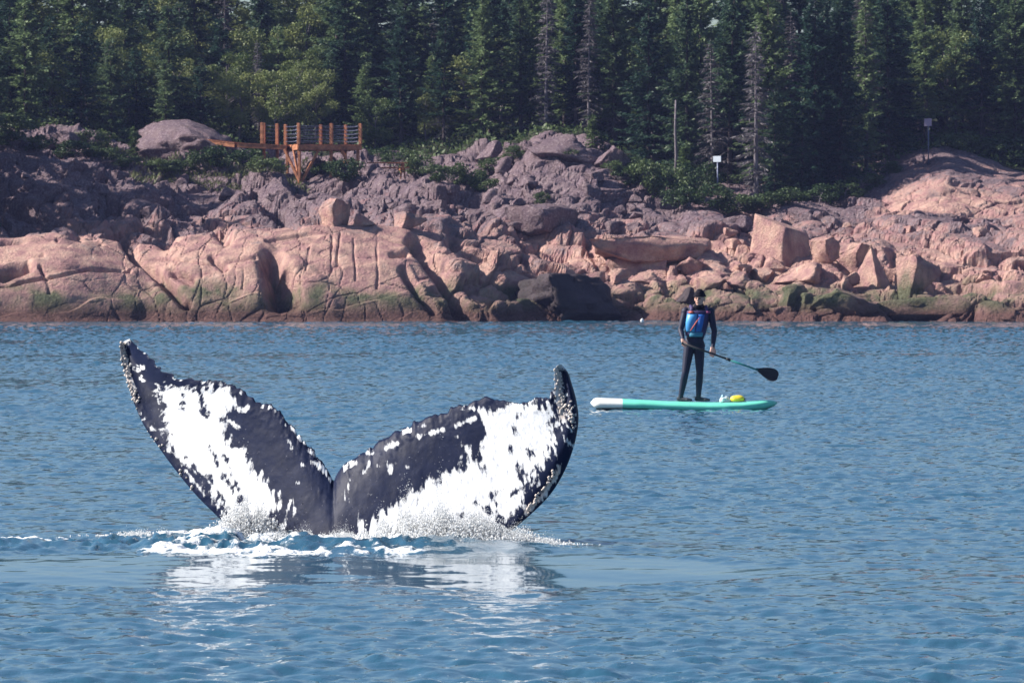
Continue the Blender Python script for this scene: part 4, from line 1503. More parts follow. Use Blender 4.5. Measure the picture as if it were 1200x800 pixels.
    # white scars and flecks on the dark skin
    for a, b_, r in (((491, 511), (519, 503), 2.2), ((536, 499), (556, 489), 2.4), ((553, 478), (562, 482), 2.6), ((537, 512), (546, 525), 1.8), ((452, 525), (467, 519), 3.0), ((454, 541), (457, 552), 1.8), ((462, 541), (458, 552), 1.8),
                     ((427, 553), (433, 542), 1.6), ((338, 515), (347, 532), 1.2), ((368, 541), (381, 551), 2.4), ((330, 617), (341, 586), 1.5), ((344, 606), (345, 596), 0.8), ((404, 585), (410, 562), 1.0), ((280, 480), (290, 478), 3.0), ((268, 492), (281, 500), 2.0),
                     ((410, 536), (412, 536), 2.4), ((495, 499), (496, 500), 2.2), ((478, 546), (479, 547), 1.6), ((444, 546), (445, 547), 1.2), ((433, 579), (434, 579), 1.0), ((349, 566), (350, 566), 1.2), ((354, 544), (355, 545), 0.9), ((388, 560), (389, 562), 1.4),
                     ((430, 530), (430, 531), 1.6), ((418, 540), (420, 544), 1.3), ((322, 480), (318, 476), 1.4), ((340, 498), (345, 504), 2.0), ((352, 510), (358, 516), 2.0), ((331, 488), (334, 492), 1.4), ((369, 530), (374, 538), 1.6), ((204, 437), (206, 434), 1.2),
                     ((160, 432), (168, 431), 1.6), ((165, 442), (166, 446), 1.4), ((176, 501), (181, 503), 0.9), ((198, 524), (204, 532), 1.8), ((212, 545), (240, 580), 1.3), ((166, 486), (168, 492), 1.6), ((150, 440), (157, 458), 3.6), ((143, 402), (150, 398), 3.4), ((142, 410), (148, 426), 4.0), ((146, 424), (152, 432), 2.0), ((153, 452), (157, 470), 1.6), ((157, 458), (161, 462), 1.4),
                     ((651, 433), (656, 470), 6.5), ((656, 470), (660, 492), 4.0), ((652, 428), (660, 430), 4.5), ((656, 548), (640, 575), 3.0), ((638, 578), (618, 600), 3.2), ((666, 500), (670, 505), 1.3), ((664, 515), (672, 522), 1.3), ((658, 500), (660, 512), 1.2), ((667, 486), (670, 490), 1.2), ((662, 460), (664, 462), 1.3)):
        w = np.maximum(w, (r * 0.8 - seg_d(fx, fy, a, b_)) * 2.2 + 4.0 * blot + 3.0 * streak - 0.6)
    # pale nicks on the knobs of the trailing edge
    nick = vnoise(np.stack([S2 * 6.0, np.zeros_like(S2), np.zeros_like(S2)], -1), 77)
    w = np.maximum(w, np.where((tt > 0.965) & (np.abs(S2 - notch) > 1.5), nick * 11 + 6 * blot - 7.5, -30))
    warm = np.maximum(np.clip(8 - np.minimum(seg_d(fx, fy, (142, 404), (148, 430)), seg_d(fx, fy, (149, 436), (157, 472))), 0, 8) / 8,
                      np.clip(7 - np.minimum(seg_d(fx, fy, (653, 432), (659, 488)), seg_d(fx, fy, (656, 548), (618, 600))), 0, 7) / 7)
    me = rawmesh('whale', np.concatenate([vf, vb]), np.concatenate([f1, f2]), True,
                 {'white': np.concatenate([w, np.full(len(w), -30.0)]), 'warm': np.concatenate([warm, warm]), 'su': np.concatenate([S2, S2]), 'tv': np.concatenate([tt, tt])})
    bm = bmesh.new()
    bm.from_mesh(me)
    bmesh.ops.remove_doubles(bm, verts=bm.verts, dist=0.0004)
    bmesh.ops.holes_fill(bm, edges=[e_ for e_ in bm.edges if e_.is_boundary], sides=0)
    bmesh.ops.recalc_face_normals(bm, faces=bm.faces)
    bm.to_mesh(me)
    bm.free()
    for p in me.polygons:
        p.use_smooth = True
    m, nt, b = new_mat('whale_skin')
    pos = geo_pos(nt)
    w_ = math_(nt, 'ADD', attr(nt, 'white'), math_(nt, 'MULTIPLY_ADD', noise(nt, pos, 16, 5, 0.7), 9.0, -4.5))
    w_ = math_(nt, 'ADD', w_, math_(nt, 'MULTIPLY_ADD', noise(nt, pos, 60, 2, 0.6), 4.0, -2.0))
    cx = nt.nodes.new('ShaderNodeCombineXYZ')
    nt.links.new(math_(nt, 'MULTIPLY', attr(nt, 'su'), 2.6), cx.inputs[0])
    nt.links.new(math_(nt, 'MULTIPLY', attr(nt, 'tv'), 6.0), cx.inputs[1])
    w_ = math_(nt, 'ADD', w_, math_(nt, 'MULTIPLY_ADD', noise(nt, cx.outputs[0], 1.6, 3, 0.6), 40.0, -20.0))
    fac = ramp(nt, math_(nt, 'MULTIPLY_ADD', w_, 0.16, 0.5), [(0.05, (0, 0, 0)), (0.95, (1, 1, 1))])
    dark = ramp(nt, noise(nt, pos, 5, 5, 0.6), [(0.3, (0.006, 0.010, 0.030)), (0.7, (0.012, 0.018, 0.048))])
    spec = ramp(nt, noise(nt, pos, 55, 2), [(0.70, (0, 0, 0)), (0.76, (0.5, 0.5, 0.5))])
    dark = mixc(nt, spec, dark, (0.25, 0.25, 0.30))
    wh = ramp(nt, noise(nt, cx.outputs[0], 2.2, 5, 0.75), [(0.30, (0.30, 0.32, 0.38)), (0.45, (0.62, 0.64, 0.68)), (0.6, (0.78, 0.79, 0.80))])
    wh = mixc(nt, attr(nt, 'warm'), wh, (0.52, 0.43, 0.38))
    nt.links.new(mixc(nt, fac, dark, wh), b.inputs['Base Color'])
    b.inputs['Roughness'].default_value = 0.45
    b.inputs['Specular IOR Level'].default_value = 0.05
    bump = nt.nodes.new('ShaderNodeBump')
    bump.inputs['Strength'].default_value = 0.12
    bump.inputs['Distance'].default_value = 0.01
    nt.links.new(noise(nt, pos, 22, 4, 0.6), bump.inputs['Height'])
    nt.links.new(bump.outputs[0], b.inputs['Normal'])
    o = obj('whale', me, m)
    tag(o, 'black and white underside of a humpback whale tail raised above the water', 'whale')
    # barnacles crusting the tips and the leading edge
    rng = np.random.default_rng(12)
    vs, fs = [], []
    lines = [((143, 402), (150, 440), 46), ((150, 440), (160, 478), 30), ((653, 432), (660, 490), 46), ((668, 470), (674, 505), 30), ((655, 548), (618, 600), 40), ((170, 500), (230, 575), 14)]
    flat_px, flat_py = px.ravel(), py.ravel()
    for a, b_, n in lines:
        for _ in range(n):
            u = rng.random()
            qx, qy = a[0] + (b_[0] - a[0]) * u + rng.normal() * 2.2, a[1] + (b_[1] - a[1]) * u + rng.normal() * 2.2
            j = int(np.argmin((flat_px - qx) ** 2 + (flat_py - qy) ** 2))
            c = vf[j] + np.array([0, -0.002, 0])
            r = rng.uniform(0.006, 0.015)
            k0 = len(vs)
            for ring, (rr, dy) in enumerate(((1.0, 0.004), (0.8, -0.5), (0.45, -0.8))):
                for s in range(6):
                    an = s / 6 * 2 * PI + rng.uniform(-.2, .2)
                    vs.append((c[0] + r * rr * math.cos(an), c[1] + r * dy, c[2] + r * rr * math.sin(an)))
            for ring in range(2):
                for s in range(6):
                    fs.append((k0 + ring * 6 + s, k0 + ring * 6 + (s + 1) % 6, k0 + ring * 6 + 6 + (s + 1) % 6, k0 + ring * 6 + 6 + s))
            for s in (0, 2):
                fs.append((k0 + 12 + s, k0 + 13 + s, k0 + 14 + s, k0 + 12 + (s + 3) % 6 if s else k0 + 15))
    bo = obj('barnacles', py_mesh('barnacles', vs, fs), simple('barnacle', (0.56, 0.50, 0.46), 0.8, 0.2, 0.3, 30), o)
    bo['kind'] = 'stuff'
    bo['label'] = 'pale crust of barnacles on the fluke tips and leading edges'


build_whale()

# ------------------------------------------------------------------ whitewater round the fluke
def build_spray():
    rng = np.random.default_rng(21)
    oc = np.array([(1, 1, 1), (1, -1, -1), (-1, 1, -1), (-1, -1, 1)], float) * 0.75
    of = np.array([(0, 1, 2), (0, 3, 1), (0, 2, 3), (1, 3, 2)])
    m, nt, b = new_mat('whitewater')
    b.inputs['Base Color'].default_value = (0.86, 0.88, 0.90, 1)
    b.inputs['Roughness'].default_value = 0.5
    b.inputs['Subsurface Weight'].default_value = 0.0
    tr = nt.nodes.new('ShaderNodeBsdfTranslucent')
    tr.inputs['Color'].default_value = (0.86, 0.88, 0.90, 1)
    mx = nt.nodes.new('ShaderNodeMixShader')
    mx.inputs[0].default_value = 0.5
    nt.links.new(b.outputs[0], mx.inputs[1])
    nt.links.new(tr.outputs[0], mx.inputs[2])
    nt.links.new(mx.outputs[0], nt.nodes['Material Output'].inputs['Surface'])
    jobs = [('white burst of splash where the left lobe of the fluke enters the water', [(288, 630, 45.15, 40, 36, 9000, 0.011)]),
            ('long torn splash of white water streaming off the right lobe of the fluke', [(470, 638, 44.25, 52, 30, 7000, 0.011), (515, 638, 44.0, 60, 36, 11000, 0.011), (560, 636, 43.85, 55, 28, 7000, 0.010), (600, 634, 43.75, 40, 14, 2000, 0.009)]),
            ('thin line of low white spray across the base of the fluke', [(350, 632, 44.75, 60, 9, 2600, 0.008), (405, 634, 44.55, 45, 10, 2400, 0.008), (640, 638, 43.6, 42, 8, 420, 0.008), (180, 628, 45.1, 70, 7, 900, 0.008)])]
    for lab, blobs in jobs:
        C, R = [], []
        for (px, py, Y, w, h, n, r) in blobs:
            n, r = int(n * 2.0), r * 0.62
            u = rng.normal(size=n) * 0.42
            hz = np.abs(rng.normal(size=n)) ** 1.25 * 0.52 * np.exp(-(u * 1.1) ** 2)
            lump = vnoise(np.stack([u * 6 + px, np.zeros(n), np.zeros(n)], -1), 5)
            hz *= 0.8 + 0.6 * lump
            yy = Y + rng.normal(size=n) * 0.14 - 0.05
            p = at(px + u * w, py - hz * h, yy)
            p[:, 2] = np.maximum(p[:, 2], -0.02)
            C.append(p)
            R.append(r * rng.uniform(0.25, 1.15, n) * (1.1 - 0.55 * np.clip(hz, 0, 1.4)))
        C, R = np.concatenate(C), np.concatenate(R)
        st = rng.uniform(0.7, 1.5, (len(C), 1, 3)) * np.where(rng.random((len(C), 1, 1)) < 0.02, 1.8, 1.0)
        st[:, :, 2] *= rng.uniform(0.8, 2.6, (len(C), 1))
        v = (C[:, None, :] + oc[None] * R[:, None, None] * st).reshape(-1, 3)
        f = (of[None] + (np.arange(len(C)) * 4)[:, None, None]).reshape(-1, 3)
        # solid white heart of each burst
        for (px, py, Y, w, h, n, r) in blobs:
            uu, dd = np.meshgrid(np.linspace(-1.1, 1.1, 70), np.linspace(-1, 1, 24))
            q = np.stack([uu.ravel() * w * 0.07 + px, dd.ravel() * 1.6, np.zeros(uu.size)], -1)
            rag = 0.55 + 0.75 * fbm(q, 1.3, 4, 7, 0.65).reshape(uu.shape) + 0.25 * fbm(q, 5.0, 2, 9).reshape(uu.shape)
            hz = h * 0.72 * np.exp(-(uu * 1.4) ** 2) * np.clip(1 - dd ** 2, 0, 1) * np.clip(rag, 0.05, 1.4)
            base = at(px + uu * w * 0.8, py, Y + 0.22 * dd)
            base[..., 2] = -0.03 + hz * Y / F
            base[..., 0] += 0.02 * fbm(q, 6.0, 2, 15).reshape(uu.shape)
            k0 = len(v)
            ii = np.arange(uu.size).reshape(uu.shape)
            qf = np.stack([ii[:-1, :-1], ii[:-1, 1:], ii[1:, 1:], ii[1:, :-1]], -1).reshape(-1, 4)
            tri = np.concatenate([qf[:, [0, 1, 2]], qf[:, [0, 2, 3]]])
            v = np.concatenate([v, base.reshape(-1, 3)])
            f = np.concatenate([f, tri + k0])
        o = obj('splash', rawmesh('splash', v, f, True), m)
        tag(o, lab, kind='stuff')


build_spray()

# ------------------------------------------------------------------ paddle board and paddler
YP = 87.6
PX = YP / F


def L(px, py, dy=0.0):
    """point relative to the board's middle at the paddler's distance"""
    p = V(px, py, YP)
    return Vector((p.x - ORG.x, dy, p.z))


ORG = V(802, 475, YP)
ORG.z = 0


def build_board():
    root = empty('paddle_board', (ORG.x, YP, 0.0))
    tag(root, 'mint green stand-up paddle board with a white tail', 'paddle board')
    xs = np.linspace(0, 1, 60)
    n = 22
    vs = []
    for u in xs:
        x = (692 - 802) * PX + u * (911 - 692) * PX
        wd = 0.40 * min(1.0, (math.sin(PI * min(max(u * 0.86 + 0.08, 0), 1)) * 1.25)) ** 0.6
        endf = min(1, (u / 0.035)) if u < 0.5 else min(1, ((1 - u) / 0.10))
        endf = math.sqrt(max(0, 1 - (1 - endf) ** 2))
        wd *= endf * 0.98 + 0.02
        th = 0.080 * (0.55 + 0.45 * endf) * (endf * 0.9 + 0.1)
        # sags a little under the paddler, nose kicks up
        zc = float(np.interp(u, [0, 0.15, 0.4, 0.62, 0.8, 0.92, 1.0], [0.085, 0.07, 0.03, 0.012, 0.018, 0.045, 0.085])) + 0.02
        for k in range(n):
            a = 2 * PI * k / n
            ca, sa = math.cos(a), math.sin(a)
            yy = math.copysign(abs(ca) ** 0.55, ca) * wd
            zz = math.copysign(abs(sa) ** 0.8, sa) * th
            vs.append((x, yy, zc + zz))
    fs = []
    for i in range(len(xs) - 1):
        for k in range(n):
            a, b = i * n + k, i * n + (k + 1) % n
            fs.append((a, b, b + n, a + n))
    fs.append(tuple(range(n))[::-1])
    fs.append(tuple(range((len(xs) - 1) * n, len(xs) * n)))
    me = bpy.data.meshes.new('hull')
    me.from_pydata(vs, [], fs)
    mint = simple('mint_pvc', (0.16, 0.66, 0.50), 0.4, 0.4, 0.05)
    white = simple('white_pvc', (0.80, 0.80, 0.76), 0.4, 0.4, 0.04)
    me.materials.append(mint)
    me.materials.append(white)
    for p in me.polygons:
        p.use_smooth = True
        p.material_index = 1 if p.center.x < (728 - 802) * PX else 0
    obj('hull', me, None, root)
    # deck pad and bungee
    bm = bmesh.new()
    bm_bar(bm, (-0.62, 0, 0.118), (0.42, 0, 0.098), 0.52, 0.012, bevel=0.004)
    obj('deck_pad', bmesh_to('deck_pad', bm), simple('grey_eva', (0.25, 0.35, 0.36), 0.8, 0.2), root)
    for a, b in (((0.55, -0.2, 0.118), (0.95, 0.2, 0.125)), ((0.55, 0.2, 0.118), (0.95, -0.2, 0.125))):
        obj('bungee_cord', tube_mesh('bungee_cord', [a, b], [0.006, 0.006], 6), M['cable'], root)
    bm = bmesh.new()
    bm_bar(bm, (-1.25, 0, 0.03), (-1.05, 0, -0.16), 0.012, 0.12)
    obj('fin', bmesh_to('fin', bm), simple('black_fin', (0.02, 0.02, 0.02), 0.4), root)


build_board()


def capsule(bm, a, b, r0, r1, n=12, rings=3):
    """tapered limb with round ends"""
    a, b = Vector(a), Vector(b)
    d = b - a
    ln = d.length
    d = d.normalized() if ln > 1e-6 else Vector((0, 0, 1))
    ref = Vector((0, 0, 1)) if abs(d.z) < 0.9 else Vector((1, 0, 0))
    s = d.cross(ref).normalized()
    u = d.cross(s)
    prof = []
    for i in range(rings + 1):
        t = (1 - i / rings) * PI / 2
        prof.append((a - d * (math.sin(t) * r0), math.cos(t) * r0))
    for i in range(rings + 1):
        t = i / rings * PI / 2
        prof.append((b + d * (math.sin(t) * r1), math.cos(t) * r1))
    rows = []
    for c, r in prof:
        rows.append([bm.verts.new(c + (s * math.cos(2 * PI * k / n) + u * math.sin(2 * PI * k / n)) * max(r, 1e-4)) for k in range(n)])
    for i in range(len(rows) - 1):
        for k in range(n):
            bm.faces.new((rows[i][k], rows[i][(k + 1) % n], rows[i + 1][(k + 1) % n], rows[i + 1][k]))
    bm.faces.new(rows[0][::-1])
    bm.faces.new(rows[-1])


def ellipsoid(bm, c, rx, ry, rz, rot=None):
    mat = Matrix.Translation(Vector(c)) @ (rot or Matrix()) @ Matrix.Diagonal((rx, ry, rz, 1))
    bmesh.ops.create_uvsphere(bm, u_segments=18, v_segments=12, radius=1, matrix=mat)


def fuse(name, bm, voxel, smooth_it=4):
    """union of overlapping forms as one continuous surface"""
    me = bpy.data.meshes.new(name + '_src')
    bmesh.ops.recalc_face_normals(bm, faces=bm.faces)
    bm.to_mesh(me)
    bm.free()
    t = bpy.data.objects.new(name + '_src', me)
    COL.objects.link(t)
    r = t.modifiers.new('remesh', 'REMESH')
    r.mode = 'VOXEL'
    r.voxel_size = voxel
    s = t.modifiers.new('smooth', 'SMOOTH')
    s.factor = 0.5
    s.iterations = smooth_it
    dg = bpy.context.evaluated_depsgraph_get()
    out = bpy.data.meshes.new_from_object(t.evaluated_get(dg))
    out.name = name
    bpy.data.objects.remove(t)
    for p in out.polygons:
        p.use_smooth = True
    return out


# joints from the photo (right/left as seen in the picture)
J = dict(
    headc=L(820.0, 350.0, -0.02), neck=L(819, 358.5, 0.0), chest=L(817.5, 374, 0.01), waist=L(815, 391, 0.01), pelvis=L(813.5, 401, 0.02),
    sL=L(803.5, 364.5, 0.03), sR=L(832.5, 365.5, -0.02), eL=L(797.5, 386.5, -0.02), eR=L(837.0, 388, -0.06), hL=L(801.0, 401.0, -0.20), hR=L(834.5, 410.5, -0.21),
    hipL=L(808.0, 404, 0.03), hipR=L(819.5, 404, 0.02), kL=L(803.0, 437, -0.03), kR=L(820.0, 437, -0.01), aL=L(797.5, 466.0, 0.05), aR=L(818.5, 466.0, 0.03))
J['sL'].z -= 0.01


def hand(bm, w, along, palm_n, across, curl, mirror=1):
    """palm and five bent fingers; w wrist, along = palm direction, palm_n = out of the palm, across = towards the thumb side"""
    along, palm_n, across = along.normalized(), palm_n.normalized(), across.normalized()
    k1 = w + along * 0.085
    for q in (-0.032, -0.011, 0.011, 0.032):
        capsule(bm, w + across * q * 0.7, k1 + across * q, 0.017, 0.014, 8, 2)
    for q, ln in ((-0.034, 0.062), (-0.0115, 0.074), (0.0115, 0.080), (0.034, 0.072)):
        p = k1 + across * q
        d = along
        for sgm, (fl, r0, r1) in enumerate(((0.48, 0.0105, 0.0098), (0.32, 0.0098, 0.009), (0.24, 0.009, 0.008))):
            a = curl[sgm]
            d = (d * math.cos(a) + palm_n * math.sin(a)).normalized()
            e_ = p + d * ln * fl
            capsule(bm, p, e_, r0, r1, 8, 2)
            p = e_
    t0 = w + along * 0.028 + across * 0.034
    t1 = t0 + (across * 0.7 + along * 0.6 + palm_n * 0.5).normalized() * 0.042
    t2 = t1 + (along * 0.5 + palm_n * 0.95 + across * 0.1).normalized() * 0.034
    capsule(bm, t0, t1, 0.014, 0.0115, 8, 2)
    capsule(bm, t1, t2, 0.0115, 0.009, 8, 2)


def build_person():
    root_loc = Vector((ORG.x, YP, 0.0))
    bm = bmesh.new()
    j = J
    # torso
    ellipsoid(bm, j['pelvis'], 0.155, 0.115, 0.12)
    ellipsoid(bm, j['waist'], 0.145, 0.105, 0.16)
    ellipsoid(bm, j['chest'] + Vector((0, 0, 0.02)), 0.17, 0.122, 0.20)
    ellipsoid(bm, (j['sL'] + j['sR']) / 2 + Vector((0, 0.01, -0.03)), 0.195, 0.10, 0.085)
    capsule(bm, j['sL'] + Vector((0.05, 0, 0.0)), j['neck'] + Vector((-0.02, 0.01, -0.01)), 0.06, 0.055)
    capsule(bm, j['sR'] + Vector((-0.05, 0, 0.0)), j['neck'] + Vector((0.02, 0.01, -0.01)), 0.06, 0.055)
    capsule(bm, j['neck'] + Vector((0, 0.01, -0.03)), j['headc'] + Vector((0, 0.02, -0.04)), 0.058, 0.055)
    # head turned to the picture's left
    hc = j['headc']
    face = Vector((-0.38, -0.92, -0.03)).normalized()
    side = Vector((0.92, -0.38, 0)).normalized()
    rot = Matrix.Rotation(math.atan2(face.x, -face.y) * -1, 4, 'Z')
    rot = Matrix(((side.x, -face.x, 0, 0), (side.y, -face.y, 0, 0), (0, 0, 1, 0), (0, 0, 0, 1)))
    ellipsoid(bm, hc + Vector((0, 0.01, 0.025)), 0.073, 0.093, 0.098, rot)
    ellipsoid(bm, hc + face * 0.018 + Vector((0, 0, -0.045)), 0.058, 0.072, 0.070, rot)
    ellipsoid(bm, hc + face * 0.060 + Vector((0, 0, -0.085)), 0.030, 0.026, 0.024, rot)
    capsule(bm, hc + face * 0.088 + Vector((0, 0, 0.012)), hc + face * 0.108 + Vector((0, 0, -0.026)), 0.009, 0.0145, 8, 2)
    for s_ in (-1, 1):
        capsule(bm, hc + face * 0.084 + side * 0.012 * s_ + Vector((0, 0, 0.030)), hc + face * 0.072 + side * 0.045 * s_ + Vector((0, 0, 0.026)), 0.011, 0.010, 8, 2)
        ellipsoid(bm, hc + side * 0.076 * s_ + Vector((0, 0, -0.012)), 0.012, 0.020, 0.032, rot)
        ellipsoid(bm, hc + face * 0.066 + side * 0.034 * s_ + Vector((0, 0, -0.022)), 0.022, 0.020, 0.020, rot)
    capsule(bm, hc + face * 0.088 - side * 0.020 + Vector((0, 0, -0.054)), hc + face * 0.088 + side * 0.020 + Vector((0, 0, -0.054)), 0.009, 0.009, 8, 2)
    # arms
    for s_, e_, h_ in (('sL', 'eL', 'hL'), ('sR', 'eR', 'hR')):
        S, E, H = j[s_], j[e_], j[h_]
        ellipsoid(bm, S, 0.066, 0.066, 0.07)
        capsule(bm, S, S.lerp(E, 0.5), 0.060, 0.054)
        capsule(bm, S.lerp(E, 0.5), E, 0.054, 0.044)
        wr = H + (E - H).normalized() * 0.055
        capsule(bm, E, E.lerp(wr, 0.4), 0.045, 0.043)
        capsule(bm, E.lerp(wr, 0.4), wr, 0.043, 0.028)
        shaft = (SH1 - SH0).normalized()
        along = (H - wr).normalized()
        n_ = shaft.cross(along).normalized()
        if n_.y > 0:
            n_ = -n_
        axis_pt = SH0 + shaft * (H - SH0).dot(shaft)
        pn = (axis_pt - H)
        pn = pn.normalized() if pn.length > 0.01 else n_
        hand(bm, wr, along, pn, shaft if s_ == 'sR' else shaft, (0.55, 1.15, 0.9))
    # legs
    for hp, k_, a_ in (('hipL', 'kL', 'aL'), ('hipR', 'kR', 'aR')):
        Hh, K, A = j[hp], j[k_], j[a_]
        ellipsoid(bm, Hh + Vector((0, 0.02, -0.02)), 0.092, 0.105, 0.10)
        capsule(bm, Hh, Hh.lerp(K, 0.5), 0.090, 0.074)
        capsule(bm, Hh.lerp(K, 0.5), K, 0.074, 0.056)
        calf = K.lerp(A, 0.35) + Vector((0, 0.018, 0))
        capsule(bm, K, calf, 0.055, 0.056)
        capsule(bm, calf, A, 0.056, 0.037)
        toe = Vector((0.88, -0.48, 0))
        zb = TOP_Z
        heel = Vector((A.x, A.y, zb + 0.034)) - toe * 0.03
        ball = Vector((A.x, A.y, zb + 0.026)) + toe * 0.13
        capsule(bm, A, heel + Vector((0, 0, 0.006)), 0.037, 0.034)
        capsule(bm, heel, ball, 0.034, 0.030)
        capsule(bm, ball + Vector((0.01, 0.02, 0)), ball + toe * 0.055 + Vector((0, 0.012, -0.006)), 0.026, 0.019)
        capsule(bm, ball - Vector((0.01, 0.02, 0)), ball + toe * 0.045 - Vector((0, 0.012, 0.006)), 0.026, 0.019)
    me = fuse('person', bm, 0.0075, 2)
    suit = simple('navy_drysuit', (0.012, 0.015, 0.040), 0.6, 0.3, 0.2, 9)
    skin = simple('skin', (0.56, 0.33, 0.26), 0.5, 0.3, 0.08, 20)
    boot = simple('neoprene_boot', (0.03, 0.035, 0.05), 0.7, 0.2)
    for m_ in (suit, skin, boot):
        me.materials.append(m_)
    zneck = j['neck'].z + 0.015
    for p in me.polygons:
        c = p.center
        if c.z > zneck:
            p.material_index = 1
        elif (c - j['hL']).length < 0.115 and c.z < j['hL'].z + 0.055 and c.y < -0.12:
            p.material_index = 1
        elif (c - j['hR']).length < 0.12 and c.z < j['hR'].z + 0.055 and c.y < -0.12:
            p.material_index = 1
        elif c.z < TOP_Z + 0.10:
            p.material_index = 2
    po = obj('person', me, None, None, root_loc)
    tag(po, 'paddler in a dark suit, blue vest and beanie standing on the board', 'person')
    black = simple('black_knit', (0.012, 0.011, 0.018), 0.9, 0.1, 0.3, 40)
    # beanie
    bm = bmesh.new()
    bmesh.ops.create_uvsphere(bm, u_segments=28, v_segments=20, radius=1)
    cut = [v for v in bm.verts if v.co.z < -0.02]
    bmesh.ops.delete(bm, geom=cut, context='VERTS')
    for v in bm.verts:
        c = v.co.copy()
        w = Vector((c.x * 0.086, c.y * 0.106, c.z * 0.105))
        if c.z > 0.85:
            w.z += 0.012
        q = rot @ Vector((w.x, w.y, w.z + 0.006 * math.sin(9 * math.atan2(c.y, c.x)) * (1 - c.z)))
        v.co = hc + q + Vector((0, 0.012, 0.036))
    hat = obj('beanie', bmesh_to('beanie', bm, True), black, po)
    ring = []
    for k in range(25):
        a = 2 * PI * k / 24
        ring.append(hc + rot @ Vector((0.086 * math.cos(a), 0.105 * math.sin(a), 0.042)) + Vector((0, 0.012, 0)))
    obj('brim', tube_mesh('brim', ring, [0.013] * 25, 8), black, hat)
    # eyes and mouth
    for s_ in (-1, 1):
        bm = bmesh.new()
        ellipsoid(bm, hc + face * 0.083 + side * 0.030 * s_ + Vector((0, 0, 0.006)), 0.014, 0.008, 0.009, rot)
        obj('eye', bmesh_to('eye', bm, True), black, po)
    obj('mouth', tube_mesh('mouth', [hc + face * 0.094 - side * 0.022 + Vector((0, 0, -0.052)), hc + face * 0.098 + Vector((0, 0, -0.055)), hc + face * 0.094 + side * 0.022 + Vector((0, 0, -0.052))], [0.003, 0.005, 0.003], 6),
        simple('lip', (0.28, 0.10, 0.09), 0.5), po)
    # neck gaiter
    nk = j['neck']
    obj('neck_gaiter', tube_mesh('neck_gaiter', [nk + Vector((0, 0.0, -0.035)), nk + Vector((0, 0.0, 0.0)), nk + Vector((0, 0.008, 0.022))], [0.098, 0.082, 0.072], 20), black, po)
    # buoyancy vest: wrapped round the torso, split in front
    blue = simple('blue_nylon', (0.022, 0.12, 0.44), 0.5, 0.35, 0.12, 14)
    pale = simple('light_blue_nylon', (0.06, 0.28, 0.60), 0.45, 0.35, 0.1, 14)
    navy = simple('dark_purple_nylon', (0.05, 0.035, 0.11), 0.6, 0.3, 0.15, 14)
    red = simple('orange_red_trim', (0.55, 0.11, 0.08), 0.5, 0.3, 0.08)
    teal = simple('teal_nylon', (0.05, 0.22, 0.34), 0.5, 0.3, 0.1)
    ch, wa = j['chest'], j['waist']

    def vest_panel(name, a0, a1, z0, z1, off, mat, bulge=0.0, parent=po):
        """curved foam panel between angles a0..a1 (0 = facing us, + to the picture's right)"""
        na, nz = 14, 12
        outer, inner = [], []
        for iz in range(nz + 1):
            f = iz / nz
            z = z0 + (z1 - z0) * f
            c = wa.lerp(ch, min(1.4, max(-0.3, (z - wa.z) / (ch.z - wa.z))))
            hf = min(1, max(0, (z - wa.z) / (ch.z + 0.1 - wa.z)))
            rx, ry = 0.148 + 0.03 * hf, 0.112 + 0.022 * hf
            er = math.sin(PI * min(1, max(0, 0.06 + 0.88 * f))) ** 0.35
            for ia in range(na + 1):
                g = ia / na
                a = a0 + (a1 - a0) * g
                ea = math.sin(PI * (0.05 + 0.9 * g)) ** 0.35
                o_ = off * er * ea + bulge * math.sin(PI * f) * math.sin(PI * g)
                dx, dy = math.sin(a), -math.cos(a)
                outer.append(Vector((c.x + dx * (rx + o_), c.y + dy * (ry + o_), z)))
                inner.append(Vector((c.x + dx * (rx - 0.02), c.y + dy * (ry - 0.02), z)))
        vs = outer + inner
        n_ = na + 1
        tot = len(outer)
        fs = []
        for iz in range(nz):
            for ia in range(na):
                q = iz * n_ + ia
                fs.append((q, q + 1, q + 1 + n_, q + n_))
                fs.append((tot + q, tot + q + n_, tot + q + n_ + 1, tot + q + 1))
        for iz in range(nz):
            for e_ in (0, na):
                q = iz * n_ + e_
                fs.append((q, q + n_, q + n_ + tot, q + tot) if e_ == 0 else (q, q + tot, q + n_ + tot, q + n_))
        for ia in range(na):
            for e_ in (0, nz):
                q = e_ * n_ + ia
                fs.append((q, q + tot, q + 1 + tot, q + 1) if e_ == 0 else (q, q + 1, q + 1 + tot, q + tot))
        return obj(name, py_mesh(name, vs, fs), mat, parent)
    vest = vest_panel('vest', -2.9, 2.9, wa.z - 0.03, ch.z + 0.13, 0.018, navy)
    vest_panel('left_panel', -1.15, -0.12, wa.z + 0.03, ch.z + 0.085, 0.045, pale, 0.025, vest)
    vest_panel('right_panel', -0.05, 0.52, wa.z + 0.03, ch.z + 0.075, 0.045, blue, 0.02, vest)
    vest_panel('waist_belt', -0.6, 0.75, wa.z - 0.045, wa.z + 0.025, 0.028, teal, 0.0, vest)
    def surf(a, z, off):
        c = wa.lerp(ch, (z - wa.z) / (ch.z - wa.z))
        hf = min(1, max(0, (z - wa.z) / (ch.z + 0.1 - wa.z)))
        return Vector((c.x + math.sin(a) * (0.148 + 0.03 * hf + off), c.y - math.cos(a) * (0.112 + 0.022 * hf + off), z))
    obj('diagonal_strap', tube_mesh('diagonal_strap', [surf(-0.45, wa.z + 0.045, 0.052), surf(-0.25, wa.z + 0.11, 0.062), surf(-0.05, ch.z - 0.03, 0.066), surf(0.12, ch.z + 0.03, 0.060)], [0.008, 0.010, 0.010, 0.006], 8), red, vest)
